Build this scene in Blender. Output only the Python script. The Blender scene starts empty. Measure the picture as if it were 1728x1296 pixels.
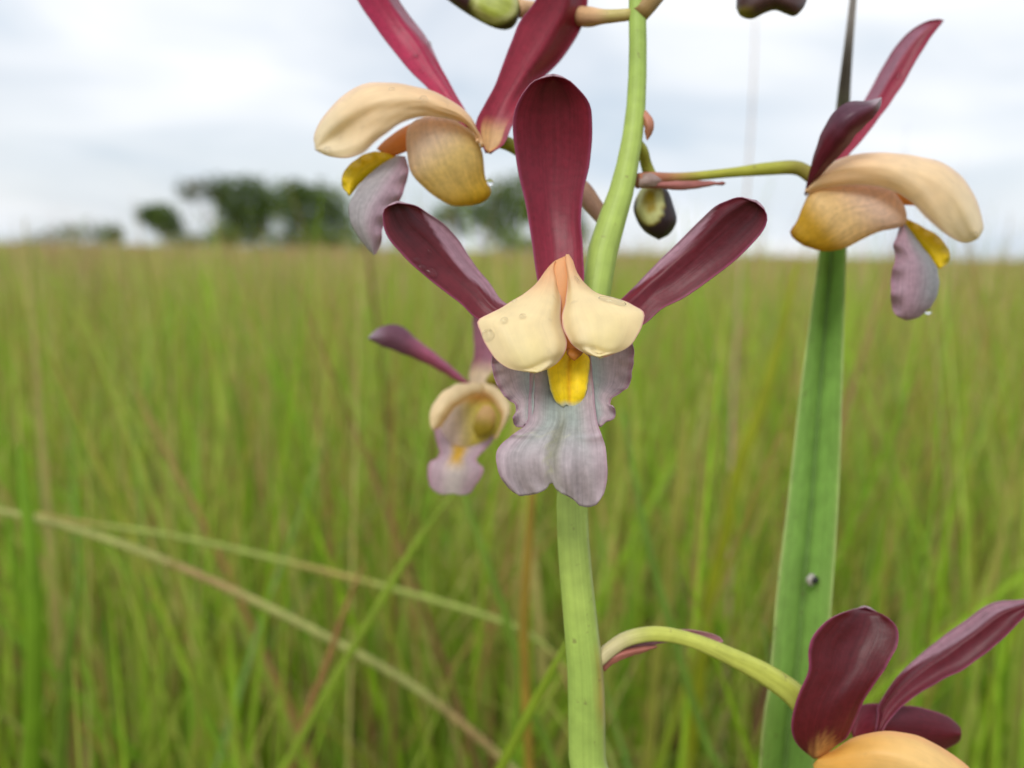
import bpy, math, random
import numpy as np
from mathutils import Vector, Matrix

random.seed(7)
rng = np.random.default_rng(7)
scn = bpy.context.scene
COL = scn.collection

# ------------------------------------------------------------------ camera
W, H, F = 1728.0, 1296.0, 1350.0            # photograph size, focal length in its pixels
CAM = np.array([0.0, 0.0, 0.62])
PITCH = math.atan((648 - 424) / F)
ROLL = math.radians(1.0)
fwd = np.array([0.0, math.cos(PITCH), -math.sin(PITCH)])
up0 = np.array([0.0, math.sin(PITCH), math.cos(PITCH)])
rt0 = np.array([1.0, 0.0, 0.0])
rt = math.cos(ROLL) * rt0 + math.sin(ROLL) * up0
up = -math.sin(ROLL) * rt0 + math.cos(ROLL) * up0
cd = bpy.data.cameras.new('camera')
cam = bpy.data.objects.new('camera', cd)
COL.objects.link(cam)
cam.matrix_world = Matrix(((rt[0], up[0], -fwd[0], CAM[0]), (rt[1], up[1], -fwd[1], CAM[1]),
                           (rt[2], up[2], -fwd[2], CAM[2]), (0, 0, 0, 1)))
cd.sensor_width = 6.17
cd.lens = 6.17 * F / W
cd.clip_start = 0.004
cd.clip_end = 6000
cd.dof.use_dof = True
cd.dof.focus_distance = 0.0895
cd.dof.aperture_fstop = cd.lens / 1.85      # an opening of 1.85 mm
scn.camera = cam

# ------------------------------------------------------------------ sky, sun, exposure
SUN_EL, SUN_ROT = math.radians(47), math.radians(203)
world = bpy.data.worlds.new('World')
scn.world = world
world.use_nodes = True
nt = world.node_tree
nt.nodes.clear()
def N(t, kind, **kw):
    n = t.nodes.new(kind)
    for k, v in kw.items():
        setattr(n, k, v)
    return n
def LK(t, a, b):
    t.links.new(a, b)
wo = N(nt, 'ShaderNodeOutputWorld')
bg = N(nt, 'ShaderNodeBackground')
bg.inputs['Strength'].default_value = 0.1
sky = N(nt, 'ShaderNodeTexSky', sky_type='NISHITA', sun_disc=False)
sky.sun_elevation = SUN_EL
sky.sun_rotation = SUN_ROT
sky.air_density = 1.0
sky.dust_density = 2.0
tc = N(nt, 'ShaderNodeTexCoord')
mp = N(nt, 'ShaderNodeMapping')
mp.inputs['Scale'].default_value = (1.0, 1.0, 3.6)
mp.inputs['Location'].default_value = (0.35, 0.1, 0.2)
n1 = N(nt, 'ShaderNodeTexNoise')
n1.inputs['Scale'].default_value = 2.3
n1.inputs['Detail'].default_value = 5
n1.inputs['Roughness'].default_value = 0.5
n1.inputs['Distortion'].default_value = 0.5
rp = N(nt, 'ShaderNodeValToRGB')
rp.color_ramp.elements[0].position = 0.30
rp.color_ramp.elements[0].color = (4.9, 5.8, 6.8, 1)
rp.color_ramp.elements[1].position = 0.60
rp.color_ramp.elements[1].color = (8.3, 8.5, 8.8, 1)
e = rp.color_ramp.elements.new(0.46)
e.color = (6.9, 7.35, 7.9, 1)
mp2 = N(nt, 'ShaderNodeMapping')
mp2.inputs['Scale'].default_value = (1.0, 1.0, 2.2)
mp2.inputs['Location'].default_value = (1.7, 0.4, 0.0)
n2 = N(nt, 'ShaderNodeTexNoise')
n2.inputs['Scale'].default_value = 1.7
n2.inputs['Detail'].default_value = 3
rp2 = N(nt, 'ShaderNodeValToRGB')            # thin places where blue sky comes through
rp2.color_ramp.elements[0].position = 0.40
rp2.color_ramp.elements[0].color = (0.7, 0.7, 0.7, 1)
rp2.color_ramp.elements[1].position = 0.52
rp2.color_ramp.elements[1].color = (1, 1, 1, 1)
mx = N(nt, 'ShaderNodeMixRGB')
LK(nt, tc.outputs['Generated'], mp.inputs[0]); LK(nt, mp.outputs[0], n1.inputs[0])
LK(nt, n1.outputs[0], rp.inputs[0])
LK(nt, tc.outputs['Generated'], mp2.inputs[0]); LK(nt, mp2.outputs[0], n2.inputs[0])
LK(nt, n2.outputs[0], rp2.inputs[0])
LK(nt, rp2.outputs[0], mx.inputs[0]); LK(nt, sky.outputs[0], mx.inputs[1]); LK(nt, rp.outputs[0], mx.inputs[2])
LK(nt, mx.outputs[0], bg.inputs[0]); LK(nt, bg.outputs[0], wo.inputs[0])

sd = bpy.data.lights.new('sun', 'SUN')
sd.energy = 1.5
sd.angle = math.radians(25)
sd.color = (1.0, 0.965, 0.91)
sun = bpy.data.objects.new('sun', sd)
COL.objects.link(sun)
sv = Vector((math.sin(SUN_ROT) * math.cos(SUN_EL), math.cos(SUN_ROT) * math.cos(SUN_EL), math.sin(SUN_EL)))
sun.rotation_euler = sv.to_track_quat('Z', 'Y').to_euler()
sun.location = (0, 0, 30)

scn.view_settings.view_transform = 'Standard'
scn.view_settings.look = 'None'
scn.view_settings.gamma = 1
scn.view_settings.use_curve_mapping = False
scn.view_settings.exposure = 0.32
scn.cycles.use_denoising = True
scn.cycles.max_bounces = 8
scn.cycles.transparent_max_bounces = 8
scn.cycles.filter_width = 1.5

# ------------------------------------------------------------------ helpers
def P(px, py, mm):
    """points seen at photo pixels (px, py), mm millimetres deep along the view axis"""
    px, py, mm = np.broadcast_arrays(np.asarray(px, float), np.asarray(py, float), np.asarray(mm, float))
    d = (mm / 1000.0)[..., None]
    return CAM + d * (fwd + ((px - 864) / F)[..., None] * rt - ((py - 648) / F)[..., None] * up)
def to_px(p):
    q = np.asarray(p) - CAM
    d = q @ fwd
    return 864 + F * (q @ rt) / d, 648 - F * (q @ up) / d
def S(r, g, b):
    c = np.array([r, g, b]) / 255.0
    return np.where(c <= 0.04045, c / 12.92, ((c + 0.055) / 1.055) ** 2.4)
def mix(a, b, t):
    t = np.asarray(t)[..., None]
    return np.asarray(a) * (1 - t) + np.asarray(b) * t
def ss(x, a, b):
    t = np.clip((np.asarray(x, float) - a) / (b - a), 0, 1)
    return t * t * (3 - 2 * t)
def cr(pts, n, uniform=False, even=True):
    """Catmull-Rom through pts, n samples evenly spread by length"""
    p = np.asarray(pts, float)
    if p.ndim == 1:
        p = p[:, None]
    if len(p) == 1:
        return np.repeat(p, n, 0)
    q = np.vstack([2 * p[0] - p[1], p, 2 * p[-1] - p[-2]])
    m = 14
    out = []
    for i in range(1, len(q) - 2):
        t = np.linspace(0, 1, m, endpoint=False)[:, None]
        a, b, c, d = q[i - 1], q[i], q[i + 1], q[i + 2]
        out.append(0.5 * (2 * b + (c - a) * t + (2 * a - 5 * b + 4 * c - d) * t ** 2 + (3 * b - a - 3 * c + d) * t ** 3))
    out = np.vstack(out + [p[-1:]])
    if uniform:
        s = np.linspace(0, 1, len(out))
    else:
        s = np.concatenate([[0], np.cumsum(np.linalg.norm(np.diff(out, axis=0), axis=1))])
        s /= s[-1]
    x = np.linspace(0, 1, n)
    return np.stack([np.interp(x, s, out[:, k]) for k in range(out.shape[1])], 1)
def along(vals, v):
    vals = np.atleast_1d(np.asarray(vals, float))
    if len(vals) == 1:
        return np.full(np.shape(v), vals[0])
    c = cr(vals, 200, uniform=True)[:, 0]
    return np.interp(v, np.linspace(0, 1, 200), c)

def build(name, verts, faces, mat, parent=None, cols=None, uvs=None, smooth=True):
    me = bpy.data.meshes.new(name)
    verts = np.asarray(verts, float)
    o = bpy.data.objects.new(name, me)
    org = verts.mean(0) if parent is None else np.zeros(3)
    me.from_pydata((verts - org).tolist(), [], [tuple(f) for f in faces])
    o.location = org
    if cols is not None:
        a = me.color_attributes.new('Col', 'FLOAT_COLOR', 'POINT')
        c4 = np.ones((len(verts), 4)); c4[:, :3] = np.clip(cols, 0, 1)
        a.data.foreach_set('color', c4.ravel().astype(np.float32))
    if uvs is not None:
        ul = me.uv_layers.new(name='UVMap')
        vi = np.zeros(len(me.loops), np.int32)
        me.loops.foreach_get('vertex_index', vi)
        ul.data.foreach_set('uv', np.asarray(uvs, np.float32)[vi].ravel())
    if smooth:
        me.polygons.foreach_set('use_smooth', [True] * len(me.polygons))
    me.materials.append(mat)
    COL.objects.link(o)
    if parent is not None:
        put(o, parent)
    return o
def put(o, parent):
    bpy.context.view_layer.update()
    o.parent = parent
    o.matrix_parent_inverse = parent.matrix_world.inverted()
def empty(name, loc, parent=None):
    o = bpy.data.objects.new(name, None)
    o.empty_display_size = 0.01
    COL.objects.link(o)
    o.location = Vector(loc)
    if parent is not None:
        put(o, parent)
    return o
def tag(o, label, cat, group=None):
    o['label'] = label; o['category'] = cat
    if group: o['group'] = group
    return o

def wob(u, v, seed, f=2.0):
    r = np.random.default_rng(seed)
    s = 0
    for k in range(5):
        a, b, c = r.uniform(-f, f), r.uniform(-f, f), r.uniform(0, 6.28)
        s = s + np.sin(6.28 * (a * u + b * v) + c)
    return s / 5
SEED = [100]
def sheet(name, L, R, z, cup=0.0, extra=None, bottom=None, n=(44, 24), thick=0.32, col=None, back=None,
          mat=None, parent=None, rough=0.12, bulge=False):
    """a petal: edges L and R traced from base to tip, depth z (mm) along it, cupped across, with real thickness"""
    SEED[0] += 1
    nv, nu = n
    l, r = cr(L, nv), cr(R, nv)
    u = np.linspace(0, 1, nu)
    # more samples near the margins
    u = 0.5 - 0.5 * np.cos(np.pi * u) * (0.35 + 0.65 * np.abs(np.cos(np.pi * u)) ** 0.3)
    u = (u - u[0]) / (u[-1] - u[0])
    v = np.linspace(0, 1, nv)
    U, V = np.meshgrid(u, v)
    px = l[:, :1] * (1 - U) + r[:, :1] * U
    py = l[:, 1:] * (1 - U) + r[:, 1:] * U
    if bottom is not None:
        by = np.interp(u, np.linspace(0, 1, len(bottom)), bottom)
        base = py[-1]
        py = py + (by - base)[None, :] * (V ** 4)
    vv_ = np.linspace(0, 1, nv)[:, None]
    jit = 1.0 * ss(vv_, 0.05, 0.2) * (1 - ss(vv_, 0.9, 1.0))
    px = px + jit * (wob(vv_ * 3, 0 * vv_ + SEED[0], SEED[0] + 900, 3) * (1 - U) + wob(vv_ * 3, 0 * vv_, SEED[0] + 700, 3) * U)
    py = py + jit * (wob(vv_ * 3, 0 * vv_ + SEED[0], SEED[0] + 500, 3) * (1 - U) + wob(vv_ * 3, 0 * vv_, SEED[0] + 300, 3) * U)
    prof = 4 * U * (1 - U)
    if bulge:      # a hood: steep at its upper edge, its lower margin flaring
        prof = np.where(U < 0.42, np.sin(np.pi / 2 * np.clip(U / 0.42, 0, 1)), 1 - 0.42 * np.clip((U - 0.42) / 0.58, 0, 1) ** 2)
    Z = along(z, V) + along(cup, V) * prof
    if extra is not None:
        Z = Z + extra(U, V)
    Z = Z + (rough * wob(U, V, SEED[0]) + 0.3 * rough * wob(U, V, SEED[0] + 50, 5.0)) * ss(V, 0, 0.2)
    A = P(px, py, Z)
    du = np.gradient(A, axis=1); dv = np.gradient(A, axis=0)
    nn = np.cross(du, dv)
    ln = np.linalg.norm(nn, axis=2, keepdims=True)
    nn = nn / np.maximum(ln, 1e-12)
    if np.sum(nn * (A - CAM)) > 0:
        nn = -nn
    for row, nb in ((0, 1), (nv - 1, nv - 2)):        # rows drawn together into a point take their neighbours' normals
        if np.ptp(px[row]) + np.ptp(py[row]) < 3:
            nn[row] = nn[nb].mean(0)
            A[row] = P(px[row], py[row], np.full(nu, Z[nb].mean()))
            nn[row] /= np.linalg.norm(nn[row], axis=1, keepdims=True)
    th = thick / 1000 * (0.35 + 0.65 * np.clip(4 * U * (1 - U) * 2.2, 0, 1))[..., None]
    B = A - nn * th
    cf = col(U, V, px, py) if callable(col) else np.broadcast_to(col, A.shape)
    cb = cf if back is None else (back(U, V, px, py) if callable(back) else np.broadcast_to(back, A.shape))
    verts = np.vstack([A.reshape(-1, 3), B.reshape(-1, 3)])
    cols = np.vstack([np.reshape(cf, (-1, 3)), np.reshape(cb, (-1, 3))])
    uv = np.stack([U, V], 2).reshape(-1, 2)
    uvs = np.vstack([uv, uv])
    idx = np.arange(nv * nu).reshape(nv, nu)
    M = nv * nu
    f = np.stack([idx[:-1, :-1], idx[:-1, 1:], idx[1:, 1:], idx[1:, :-1]], 2).reshape(-1, 4)
    fb = f[:, ::-1] + M
    rim = np.concatenate([idx[0, :], idx[1:, -1], idx[-1, -2::-1], idx[-2:0:-1, 0]])
    r2 = np.roll(rim, -1)
    fr = np.stack([rim, rim + M, r2 + M, r2], 1)
    # front faces must point to the camera
    a, b, c = verts[f[len(f) // 2][0]], verts[f[len(f) // 2][1]], verts[f[len(f) // 2][3]]
    if np.dot(np.cross(b - a, c - a), nn[nv // 2, nu // 2]) < 0:
        f, fb, fr = f[:, ::-1], fb[:, ::-1], fr[:, ::-1]
    o = build(name, verts, np.vstack([f, fb, fr]).tolist(), mat, parent, cols, uvs)
    SURF[o.name] = (px.ravel(), py.ravel(), A.reshape(-1, 3), nn.reshape(-1, 3))
    return o
SURF = {}
def pod(name, L, R, z, k=0.9, n=(30, 20), col=None, mat=None, parent=None, ridge=0.0, kk=None):
    """a closed swollen body between two traced edges, k = depth over width"""
    SEED[0] += 1
    nv, na = n
    l, r = cr(L, nv), cr(R, nv)
    v = np.linspace(0, 1, nv)
    a = np.linspace(0, 2 * np.pi, na, endpoint=False)
    Aa, V = np.meshgrid(a, v)
    c = (l + r) / 2; h = (r - l) / 2
    hw = np.linalg.norm(h, axis=1)
    w = 1 + ridge * np.cos(6 * Aa)
    px = c[:, :1] + h[:, :1] * np.cos(Aa) * w
    py = c[:, 1:] + h[:, 1:] * np.cos(Aa) * w
    zz = along(z, V)
    Z = zz - np.sin(Aa) * (hw[:, None] * zz / F) * k * w
    A = P(px, py, Z)
    U = 0.5 + 0.5 * np.cos(Aa)
    cf = col(U, V, px, py) if callable(col) else np.broadcast_to(col, A.shape)
    idx = np.arange(nv * na).reshape(nv, na)
    j = np.roll(idx, -1, axis=1)
    f = np.stack([idx[:-1], idx[1:], j[1:], j[:-1]], 2).reshape(-1, 4)
    uvs = np.stack([Aa / 6.2832, V], 2).reshape(-1, 2)
    caps = [idx[0].tolist(), idx[-1][::-1].tolist()]
    o = build(name, A.reshape(-1, 3), f.tolist() + caps, mat, parent, np.reshape(cf, (-1, 3)), uvs)
    nn = A - P(c[:, :1] + 0 * Aa, c[:, 1:] + 0 * Aa, zz)
    nn = nn / np.maximum(np.linalg.norm(nn, axis=2, keepdims=True), 1e-9)
    SURF[o.name] = (px.ravel(), py.ravel(), A.reshape(-1, 3), nn.reshape(-1, 3))
    return o
def tube(name, pts, rad, col=None, mat=None, parent=None, n=(40, 14), flat=1.0, ridge=0.0, twist=0.0):
    """a stem through world points pts, radius rad (mm) along it; flat < 1 makes a blade facing the camera"""
    nv, na = n
    c = cr(pts, nv)
    v = np.linspace(0, 1, nv)
    t = np.gradient(c, axis=0)
    t /= np.linalg.norm(t, axis=1, keepdims=True)
    view = c - CAM
    view /= np.linalg.norm(view, axis=1, keepdims=True)
    s = np.cross(t, view); s /= np.linalg.norm(s, axis=1, keepdims=True)
    b = np.cross(s, t)
    a = np.linspace(0, 2 * np.pi, na, endpoint=False)
    rr = along(rad, v)[:, None] / 1000 * (1 + ridge * np.cos(5 * a)[None, :])
    tw = twist * v[:, None]
    ca, sa = np.cos(a)[None, :], np.sin(a)[None, :] * flat
    x = ca * np.cos(tw) - sa * np.sin(tw); y = ca * np.sin(tw) + sa * np.cos(tw)
    A = c[:, None, :] + rr[..., None] * (x[..., None] * s[:, None, :] + y[..., None] * b[:, None, :])
    U, V = np.meshgrid(0.5 + 0.5 * np.cos(a), v)
    px, py = to_px(A)
    cf = col(U, V, px, py) if callable(col) else np.broadcast_to(col, A.shape)
    idx = np.arange(nv * na).reshape(nv, na)
    j = np.roll(idx, -1, axis=1)
    f = np.stack([idx[:-1], j[:-1], j[1:], idx[1:]], 2).reshape(-1, 4)
    caps = [idx[0][::-1].tolist(), idx[-1].tolist()]
    uvs = np.stack([np.broadcast_to(a / 6.2832, U.shape), V], 2).reshape(-1, 2)
    return build(name, A.reshape(-1, 3), f.tolist() + caps, mat, parent, np.reshape(cf, (-1, 3)), uvs)
def PT(lst):
    a = np.array(lst, float)
    return P(a[:, 0], a[:, 1], a[:, 2])
def to_ground(p, dx=0.0, dy=0.0):
    p = np.asarray(p)
    return np.array([p[0] + dx, p[1] + dy, 0.0])

# ------------------------------------------------------------------ materials
def plant_mat(name, rough=0.42, spec=0.4, trans=0.25, vein=0.12, vu=26.0, vv=2.0, mott=0.1, mscale=900.0, bump=0.25, coat=0.0, tsat=1.0, sheen=0.0, spots=0.0, sscale=500.0):
    m = bpy.data.materials.new(name); m.use_nodes = True
    t = m.node_tree; t.nodes.clear()
    out = N(t, 'ShaderNodeOutputMaterial')
    at = N(t, 'ShaderNodeAttribute', attribute_name='Col')
    uv = N(t, 'ShaderNodeUVMap', uv_map='UVMap')
    mpn = N(t, 'ShaderNodeMapping'); mpn.inputs['Scale'].default_value = (vu, vv, 1)
    nv = N(t, 'ShaderNodeTexNoise'); nv.inputs['Scale'].default_value = 1.0; nv.inputs['Detail'].default_value = 4; nv.inputs['Distortion'].default_value = 0.6
    LK(t, uv.outputs[0], mpn.inputs[0]); LK(t, mpn.outputs[0], nv.inputs[0])
    geo = N(t, 'ShaderNodeNewGeometry')
    nm = N(t, 'ShaderNodeTexNoise'); nm.inputs['Scale'].default_value = mscale; nm.inputs['Detail'].default_value = 4
    LK(t, geo.outputs['Position'], nm.inputs[0])
    m1 = N(t, 'ShaderNodeMapRange'); m1.inputs[1].default_value = 0.3; m1.inputs[2].default_value = 0.7
    m1.inputs[3].default_value = 1 - vein; m1.inputs[4].default_value = 1 + vein
    m2 = N(t, 'ShaderNodeMapRange'); m2.inputs[1].default_value = 0.3; m2.inputs[2].default_value = 0.7
    m2.inputs[3].default_value = 1 - mott; m2.inputs[4].default_value = 1 + mott
    LK(t, nv.outputs[0], m1.inputs[0]); LK(t, nm.outputs[0], m2.inputs[0])
    mm = N(t, 'ShaderNodeMath', operation='MULTIPLY')
    LK(t, m1.outputs[0], mm.inputs[0]); LK(t, m2.outputs[0], mm.inputs[1])
    vm = N(t, 'ShaderNodeVectorMath', operation='SCALE')
    LK(t, at.outputs['Color'], vm.inputs[0]); LK(t, mm.outputs[0], vm.inputs['Scale'])
    if spots:                                        # small brown flecks of wear
        nsp = N(t, 'ShaderNodeTexNoise'); nsp.inputs['Scale'].default_value = sscale; nsp.inputs['Detail'].default_value = 2
        LK(t, geo.outputs['Position'], nsp.inputs[0])
        msp = N(t, 'ShaderNodeMapRange'); msp.inputs[1].default_value = 0.66; msp.inputs[2].default_value = 0.74
        msp.inputs[3].default_value = 0.0; msp.inputs[4].default_value = spots
        LK(t, nsp.outputs[0], msp.inputs[0])
        mxs = N(t, 'ShaderNodeMixRGB'); mxs.inputs[2].default_value = (0.16, 0.10, 0.05, 1)
        LK(t, msp.outputs[0], mxs.inputs[0]); LK(t, vm.outputs[0], mxs.inputs[1])
        vm = mxs
    pb = N(t, 'ShaderNodeBsdfPrincipled')
    pb.inputs['Roughness'].default_value = rough
    pb.inputs['Specular IOR Level'].default_value = spec
    if coat:
        pb.inputs['Coat Weight'].default_value = coat; pb.inputs['Coat Roughness'].default_value = 0.25
    if sheen:
        pb.inputs['Sheen Weight'].default_value = sheen; pb.inputs['Sheen Roughness'].default_value = 0.4
    LK(t, vm.outputs[0], pb.inputs['Base Color'])
    bp = N(t, 'ShaderNodeBump'); bp.inputs['Strength'].default_value = bump; bp.inputs['Distance'].default_value = 0.00012
    ad = N(t, 'ShaderNodeMath', operation='ADD'); LK(t, nv.outputs[0], ad.inputs[0]); LK(t, nm.outputs[0], ad.inputs[1])
    LK(t, ad.outputs[0], bp.inputs['Height']); LK(t, bp.outputs[0], pb.inputs['Normal'])
    if trans > 0:
        tr = N(t, 'ShaderNodeBsdfTranslucent')
        hs = N(t, 'ShaderNodeHueSaturation'); hs.inputs['Saturation'].default_value = 1.1; hs.inputs['Value'].default_value = tsat
        LK(t, vm.outputs[0], hs.inputs['Color']); LK(t, hs.outputs[0], tr.inputs[0])
        ms = N(t, 'ShaderNodeMixShader'); ms.inputs[0].default_value = trans
        LK(t, pb.outputs[0], ms.inputs[1]); LK(t, tr.outputs[0], ms.inputs[2]); LK(t, ms.outputs[0], out.inputs[0])
    else:
        LK(t, pb.outputs[0], out.inputs[0])
    return m
M_SEPAL = plant_mat('sepal_maroon', rough=0.42, spec=0.36, trans=0.16, vein=0.15, vu=22, vv=1.6, mott=0.12, mscale=1200, bump=0.3, tsat=1.5)
M_CREAM = plant_mat('petal_cream', rough=0.42, spec=0.35, trans=0.36, vein=0.03, vu=16, vv=2.5, mott=0.06, mscale=400, bump=0.12, spots=0.1, sscale=600)
M_LIP = plant_mat('lip_mauve', rough=0.5, spec=0.3, trans=0.42, vein=0.13, vu=30, vv=2.2, mott=0.10, mscale=1500, bump=0.4)
M_YEL = plant_mat('callus_yellow', rough=0.55, spec=0.3, trans=0.10, vein=0.08, vu=12, vv=3, mott=0.08, mscale=1500, bump=0.4)
M_STEM = plant_mat('stem_green', rough=0.5, spec=0.35, trans=0.0, vein=0.10, vu=22, vv=7, mott=0.10, mscale=450, bump=0.5, spots=0.5, sscale=700)
M_LEAF = plant_mat('leaf_green', rough=0.5, spec=0.4, trans=0.2, vein=0.09, vu=36, vv=3.0, mott=0.12, mscale=350, bump=0.6, spots=0.4, sscale=450)
M_BUD = plant_mat('bud_skin', rough=0.42, spec=0.4, trans=0.0, vein=0.12, vu=18, vv=2, mott=0.12, mscale=800, bump=0.3)
M_GRASS = plant_mat('grass_blade', rough=0.55, spec=0.25, trans=0.38, vein=0.0, vu=1, vv=1, mott=0.14, mscale=90, bump=0.0, tsat=1.15)
M_DRY = plant_mat('dry_grass', rough=0.7, spec=0.2, trans=0.1, vein=0.15, vu=8, vv=14, mott=0.18, mscale=300, bump=0.3)
M_FOL = plant_mat('tree_foliage', rough=0.55, spec=0.3, trans=0.25, vein=0.0, mott=0.2, mscale=2, bump=0.0)
M_BARK = plant_mat('tree_bark', rough=0.9, spec=0.1, trans=0.0, vein=0.2, vu=10, vv=6, mott=0.2, mscale=3, bump=0.5)
def water_mat():
    m = bpy.data.materials.new('water'); m.use_nodes = True
    t = m.node_tree
    pb = t.nodes['Principled BSDF']
    tb = N(t, 'ShaderNodeBsdfTransparent')
    ms = N(t, 'ShaderNodeMixShader'); ms.inputs[0].default_value = 0.6
    LK(t, tb.outputs[0], ms.inputs[1]); LK(t, pb.outputs[0], ms.inputs[2])
    LK(t, ms.outputs[0], t.nodes['Material Output'].inputs[0])
    pb.inputs['Base Color'].default_value = (1, 1, 1, 1)
    pb.inputs['Roughness'].default_value = 0.0
    pb.inputs['IOR'].default_value = 1.33
    pb.inputs['Transmission Weight'].default_value = 1.0
    return m
M_WATER = water_mat()

# ------------------------------------------------------------------ ground
def ground_mat():
    m = bpy.data.materials.new('meadow_soil'); m.use_nodes = True
    t = m.node_tree
    pb = t.nodes['Principled BSDF']; pb.inputs['Roughness'].default_value = 0.95
    pb.inputs['Specular IOR Level'].default_value = 0.1
    geo = N(t, 'ShaderNodeNewGeometry')
    a = N(t, 'ShaderNodeTexNoise'); a.inputs['Scale'].default_value = 0.05; a.inputs['Detail'].default_value = 8
    LK(t, geo.outputs['Position'], a.inputs[0])
    r = N(t, 'ShaderNodeValToRGB')
    r.color_ramp.elements[0].position = 0.35; r.color_ramp.elements[0].color = (0.10, 0.13, 0.03, 1)
    r.color_ramp.elements[1].position = 0.65; r.color_ramp.elements[1].color = (0.20, 0.16, 0.07, 1)
    LK(t, a.outputs[0], r.inputs[0]); LK(t, r.outputs[0], pb.inputs['Base Color'])
    return m
gs = 40
gx, gy = np.meshgrid(np.linspace(-1, 1, gs), np.linspace(-1, 1, gs))
gx = np.sign(gx) * np.abs(gx) ** 3 * 2600; gy = np.sign(gy) * np.abs(gy) ** 3 * 2600
gv = np.stack([gx, gy, 0 * gx], 2).reshape(-1, 3)
gi = np.arange(gs * gs).reshape(gs, gs)
gf = np.stack([gi[:-1, :-1], gi[:-1, 1:], gi[1:, 1:], gi[1:, :-1]], 2).reshape(-1, 4)
ground = build('ground', gv, gf.tolist(), ground_mat())
ground['kind'] = 'structure'

# ------------------------------------------------------------------ meadow grass (uncountable)
def blades(name, n, r0, r1, power, ang, h, hs, w, seg, label, pal, weights, lean=0.22, mat=M_GRASS, basecol=S(112, 94, 58), clump=0.0, tipc=None):
    q = rng.random(n)
    r = (r0 ** power + q * (r1 ** power - r0 ** power)) ** (1 / power) if power != 0 else r0 * (r1 / r0) ** q
    th = rng.uniform(-ang, ang, n)
    x, y = r * np.sin(th), r * np.cos(th)
    hh = np.clip(rng.normal(h, hs, n), h * 0.35, h + 2.0 * hs)
    if clump > 0:                                    # stalks gathered into tussocks of differing height
        nc = max(1, n // 55)
        ci = rng.integers(0, nc, n)
        x = x[ci] + rng.normal(0, clump, n) * r[ci] * 0.1; y = y[ci] + rng.normal(0, clump, n)
        r = np.hypot(x, y)
        hh = hh * rng.uniform(0.8, 1.22, nc)[ci]
    hh *= 1 + 0.10 * np.sin(x * 2.1 + 1.3 * y) * np.sin(y * 1.7 - 0.6 * x)
    ww = w * rng.uniform(0.6, 1.35, n) * np.maximum(1, r / 3.0) ** 0.75
    la = rng.uniform(0, 2 * np.pi, n); lm = np.abs(rng.normal(0, lean, n))
    fa = rng.uniform(0, np.pi, n)
    t = np.linspace(0, 1, seg + 1)
    cx = x[:, None] + hh[:, None] * lm[:, None] * np.cos(la)[:, None] * t ** 1.8
    cy = y[:, None] + hh[:, None] * lm[:, None] * np.sin(la)[:, None] * t ** 1.8
    cz = hh[:, None] * (t - 0.45 * (lm[:, None] ** 2) * t ** 2)
    hw = 0.5 * ww[:, None] * (1 - 0.93 * t ** 2.2)
    ax, ay = np.cos(fa)[:, None], np.sin(fa)[:, None]
    A = np.stack([cx - hw * ax, cy - hw * ay, cz], 2)
    B = np.stack([cx + hw * ax, cy + hw * ay, cz], 2)
    V = np.stack([A, B], 2).reshape(n, -1, 3)          # n, 2(seg+1), 3
    # blades may not come nearer to the lens than the flowers' surroundings
    d = (V - CAM) @ fwd
    keep = d.min(1) > 0.19
    V = V[keep]; nk = len(V)
    k = 2 * np.arange(seg)
    f = np.stack([k, k + 1, k + 3, k + 2], 1)
    Fc = (f[None] + (np.arange(nk) * 2 * (seg + 1))[:, None, None]).reshape(-1, 4)
    pal = np.array(pal); wts = np.array(weights) / np.sum(weights)
    # patches of the meadow share a tint
    xx, yy = x[keep], y[keep]
    sc = 1.0 / np.maximum(0.35, 0.25 * r[keep])
    patch = 0.5 + 0.5 * np.sin(xx * 5.1 * sc + 1.7 * np.sin(yy * 3.3 * sc)) * np.sin(yy * 4.3 * sc + 0.8 + np.sin(xx * 2.7 * sc))
    tilt = np.exp(np.linspace(0.9, -0.9, len(pal))[None, :] * (patch[:, None] - 0.45) * 2.2)
    pw = wts[None, :] * tilt; pw /= pw.sum(1, keepdims=True)
    ci = (rng.random(nk)[:, None] > np.cumsum(pw, 1)).sum(1).clip(0, len(pal) - 1)
    c = pal[ci] * rng.uniform(0.75, 1.25, (nk, 1))
    tt = np.repeat(t, 2)
    cc = mix(np.broadcast_to(basecol, (nk, len(tt), 3)), np.broadcast_to(c[:, None, :], (nk, len(tt), 3)), np.broadcast_to(ss(tt, 0.05, 0.6), (nk, len(tt))))
    if tipc is not None:
        tm = (rng.random(nk) < 0.4)[:, None] * ss(tt, 0.7, 1.0)[None, :]
        cc = mix(cc, np.broadcast_to(tipc, cc.shape), tm * 0.8)
    me = bpy.data.meshes.new(name)
    nvt = nk * 2 * (seg + 1)
    me.vertices.add(nvt); me.vertices.foreach_set('co', V.reshape(-1).astype(np.float32))
    me.loops.add(len(Fc) * 4); me.loops.foreach_set('vertex_index', Fc.ravel().astype(np.int32))
    me.polygons.add(len(Fc)); me.polygons.foreach_set('loop_start', (np.arange(len(Fc)) * 4).astype(np.int32))
    me.polygons.foreach_set('use_smooth', [True] * len(Fc))
    me.update(calc_edges=True)
    a = me.color_attributes.new('Col', 'FLOAT_COLOR', 'POINT')
    c4 = np.ones((nvt, 4), np.float32); c4[:, :3] = np.clip(cc.reshape(-1, 3), 0, 1)
    a.data.foreach_set('color', c4.ravel())
    me.materials.append(mat)
    o = bpy.data.objects.new(name, me); COL.objects.link(o)
    o['kind'] = 'stuff'
    tag(o, label, 'grass')
    return o
PAL = [S(154, 186, 60), S(132, 170, 58), S(174, 188, 88), S(196, 182, 116), S(186, 144, 100), S(124, 94, 64), S(122, 156, 80)]
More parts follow.
